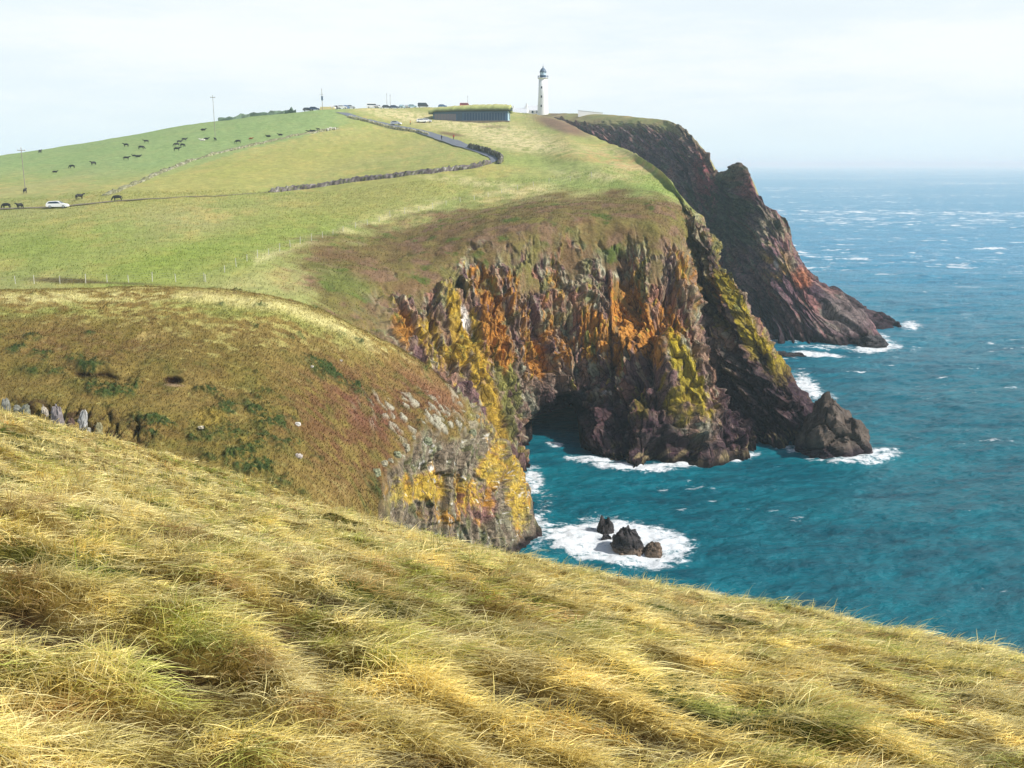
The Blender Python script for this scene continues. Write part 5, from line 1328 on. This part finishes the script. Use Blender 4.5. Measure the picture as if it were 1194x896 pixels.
# ------------------------------------------------------------------ rocks in the sea and stones on the land
M_searock = terrain_mat('wet_black_rock', 1.2, 5.0, .35, .3, rough=.5)
M_stone = terrain_mat('pale_stone', 2.5, 9, .25, .05)
def rock(name, loc, size, seed, mat, colr, label, cat, group, rz=0.0, shape=None, lean=(0, 0), foot=None, n=44, facets=.34):
    th = np.linspace(0, 2 * math.pi, n, endpoint=False); ph = np.linspace(-.35, math.pi / 2, n // 2)
    PH, TH = np.meshgrid(ph, th, indexing='ij')
    p_ = .8
    sx_ = np.sign(np.cos(TH)) * np.abs(np.cos(TH)) ** p_; sy_ = np.sign(np.sin(TH)) * np.abs(np.sin(TH)) ** p_
    cr = np.cos(PH) ** .75; X_ = sx_ * cr; Y_ = sy_ * cr; Z_ = np.sin(PH)
    if shape is not None: Z_ = Z_ * shape(X_, Y_)
    D_ = np.stack([X_, Y_, Z_], -1)
    f1, e1 = facet(TH * 1.1 + seed * 3.1 + .3 * Z_, Z_ * 1.7 + seed, seed, tilt=1.3)
    f2, e2 = facet(TH * 2.6 + seed, Z_ * 4 + seed * 2, seed + 9, tilt=1.2)
    k = 1 + facets * f1 + facets * .5 * f2 - .10 * (1 - sstep(0, .12, e1)) + .10 * fbm(X_ * 3 + seed, Y_ * 3, Z_ * 3, octv=3, seed=seed)
    seam = sstep(0, .6, np.minimum(TH, 2 * math.pi - TH)); k = k[:, :1] * (1 - seam) + k * seam
    k[-1] = k[-1].mean()
    D_ = D_ * k[..., None] * np.array(size)
    D_[..., 0] += lean[0] * np.maximum(D_[..., 2], 0); D_[..., 1] += lean[1] * np.maximum(D_[..., 2], 0)
    cv = np.array(colr) * (.8 + .5 * e1 + .3 * fbm(X_ * 4 + seed, Y_ * 4, Z_ * 4, octv=3, seed=seed + 3))[..., None].clip(.35, 1.7)
    if foot is not None: cv = mixc(cv, foot, sstep(.34, .05, Z_ + .1 * f2))
    i = np.arange(D_.shape[0] * n).reshape(-1, n); j = np.roll(i, -1, 1)
    q_ = np.stack([i[:-1], j[:-1], j[1:], i[1:]], -1).reshape(-1, 4)
    o = add_obj(name, fast_mesh(name, D_, q_, cols=cv, smooth=False), mat, None, loc); o.rotation_euler = (0, 0, rz)
    return tag(o, label, cat, group)
def sea_at(px_, py_): Y = float(sea_y(py_)); return Vector(((px_ - CX) / FPX * (Y * CP + CAMZ * SP), Y, 0))
GS = 'rocks standing in the white water of the cove'
KROCK, KFOOT = A(62, 58, 58), A(126, 108, 92)
twin = lambda X_, Y_: .55 + .6 * np.exp(-((X_ + .42) / .34) ** 2) + .55 * np.exp(-((X_ - .46) / .30) ** 2)
rock('sea_rock', sea_at(705.5, 620), (1.05, 1.0, 1.75), 11, M_searock, KROCK, 'black twin-peaked sea rock standing farthest back in the foam', 'rock', GS, shape=twin, facets=.22)
rock('sea_rock', sea_at(707, 629.5), (.62, .6, .62), 13, M_searock, KROCK * 1.3, 'small rock low in the foam just in front of the twin-peaked one', 'rock', GS)
rock('sea_rock', sea_at(735, 641), (1.75, 1.5, 2.35), 23, M_searock, KROCK * 1.25, 'largest broad pointed sea rock in the middle of the foam', 'rock', GS, lean=(-.22, 0), foot=KFOOT, facets=.26)
rock('sea_rock', sea_at(761, 644.5), (1.0, .85, 1.12), 37, M_searock, KFOOT * .8, 'small blocky sea rock at the right of the group', 'rock', GS, lean=(.12, 0), foot=KFOOT, facets=.2)
rock('sea_rock', sea_at(716, 637.5), (.5, .45, .42), 41, M_searock, KROCK * 1.6, 'tiny rock awash at the left foot of the largest one', 'rock', GS)
GF = 'low dark rocks awash off the far headland'
kb = rock('sea_rock', sea_at(969, 523), (5.6, 4.8, 6.9), 67, M_searock, A(98, 86, 76), 'blunt rock knob standing at the seaward tip of the lichened spur', 'rock', None, foot=A(60, 48, 54), facets=.13, lean=(-.03, 0), n=110, shape=lambda X_, Y_: .72 + .42 * np.exp(-((X_ + .18) / .42) ** 2) + .12 * np.exp(-((X_ - .55) / .22) ** 2))
rock('skerry', sea_at(911, 414.5), (1.7, 1.6, .95), 51, M_searock, KROCK, 'low dark rock awash, left of two below the far headland', 'rock', GF)
rock('skerry', sea_at(926, 416), (2.6, 1.8, .8), 57, M_searock, KROCK, 'wider dark rock awash, right of two below the far headland', 'rock', GF)
rock('skerry', sea_at(1018, 402), (3.2, 2.4, 1.9), 61, M_searock, KROCK * 1.2, 'dark rock at the foot of the far point with spray beside it', 'rock', GF)
GB = 'stone slabs in the broken bank of the gully'
SL = [(9.5, 477, .38, 1.25, (150, 150, 140), .0, 'leftmost grey slab leaning at the edge of the grass'), (22.5, 476.5, .34, .62, (160, 160, 146), 0, 'small rounded pale slab right of the leftmost one'), (32, 479, .42, .82, (150, 152, 134), .1, 'stubby greenish slab before the first dark crevice'),
      (55.5, 486, .28, 1.35, (206, 196, 178), -.06, 'narrow cream slab between two dark crevices'), (69.5, 491, .60, 1.75, (168, 158, 156), -.04, 'widest mauve-grey slab in the bank'), (98, 497, .48, 1.95, (204, 204, 200), .16, 'tall white banded slab beside the widest crevice'), (103.5, 502, .40, .55, (196, 192, 176), 0, 'low white block at the foot of the tall banded slab'), (117, 501, .30, .95, (176, 170, 130), .1, 'thin yellowish slab at the right end of the bank'), (85, 493, .34, .75, (120, 96, 84), 0, 'short brown slab between the widest grey slab and the white one')]
for i, (px_, py_, w_, h_, tn, ln, lb_) in enumerate(SL):
    p = hit(px_, py_, BV_K)
    rock('stone_slab', p + Vector((0, -.35, -.1)), (w_ * .9, .36, h_ * .82), 71 + 3 * i, M_stone, A(*tn, 1.5), lb_, 'slab', GB, lean=(ln, 0), n=30, facets=.22)
GW = 'loose stones lying on the knoll'
for i, (px_, py_, w_, h_, tn, lb_) in enumerate([(347, 495.5, .40, .32, (232, 228, 220), 'white stone on the right of the dark bracken patch'), (348, 533, .46, .40, (196, 186, 176), 'pale stone lower down beyond the bracken, nearest the grass'), (236, 499.5, .5, .26, (206, 196, 170), 'flat pale stone under the bare yellow patch in the bracken'), (364, 428, .24, .2, (214, 206, 190), 'tiny white stone high on the knoll'), (398, 421, .2, .18, (220, 212, 198), 'tiny white stone near the crest at the right of the knoll')]):
    rock('stone', hit(px_, py_, BV_K), (w_ * .7, w_ * .55, h_ * .75), 151 + 5 * i, M_stone, A(*tn), lb_, 'stone', GW, n=24)
# boulders breaking out of the turf above the knoll's cliff
GBo = 'grey boulders along the top of the knoll cliff'
BO = [(438, 552, .75, 'grey boulder at the left end of the knoll cliff top'), (447, 541, .6, 'pale boulder just above the leftmost one on the knoll cliff'), (455, 538, .5, 'third grey boulder from the left along the knoll cliff top'), (463, 531, .7, 'rounded boulder in front of the mauve turf patch'), (473, 522, .8, 'big pale boulder at the middle of the knoll cliff top'), (482, 510, .45, 'small boulder higher up behind the big pale one'), (499, 515, .8, 'broad grey boulder right of the big pale one'), (512, 522, .55, 'grey boulder over the red rock patch'), (537, 520, .65, 'grey boulder where the turf narrows'), (551, 505, .7, 'tall grey boulder near the right edge of the turf'), (556, 486, .5, 'boulder on the right rim below the crest'), (500, 477, .32, 'white stone in the brown turf above the boulders'), (520, 486, .34, 'white stone right of the others in the brown turf')]
for i, (px_, py_, s_, lb_) in enumerate(BO):
    rock('boulder', hit(px_, py_, BV_K) + Vector((0, 0, -.1)), (s_ * .62, s_ * .5, s_ * .66), 211 + 7 * i, M_stone, A(164, 158, 134) if i % 3 else A(146, 150, 120), lb_, 'boulder', GBo, rz=random.uniform(-.5, .5), n=28, lean=(random.uniform(-.2, .3), 0), facets=.3)
# ------------------------------------------------------------------ render settings
scene.render.engine = 'CYCLES'
scene.view_settings.view_transform = 'Standard'; scene.view_settings.look = 'None'
scene.view_settings.exposure = 0; scene.view_settings.gamma = 1
cy = scene.cycles
cy.use_denoising = True
try: cy.denoiser = 'OPENIMAGEDENOISE'
except Exception: pass
cy.max_bounces = 8; cy.diffuse_bounces = 3; cy.glossy_bounces = 2; cy.transmission_bounces = 4; cy.volume_bounces = 5; cy.transparent_max_bounces = 8
cy.caustics_reflective = False; cy.caustics_refractive = False
cy.use_adaptive_sampling = True; cy.adaptive_threshold = 0.02
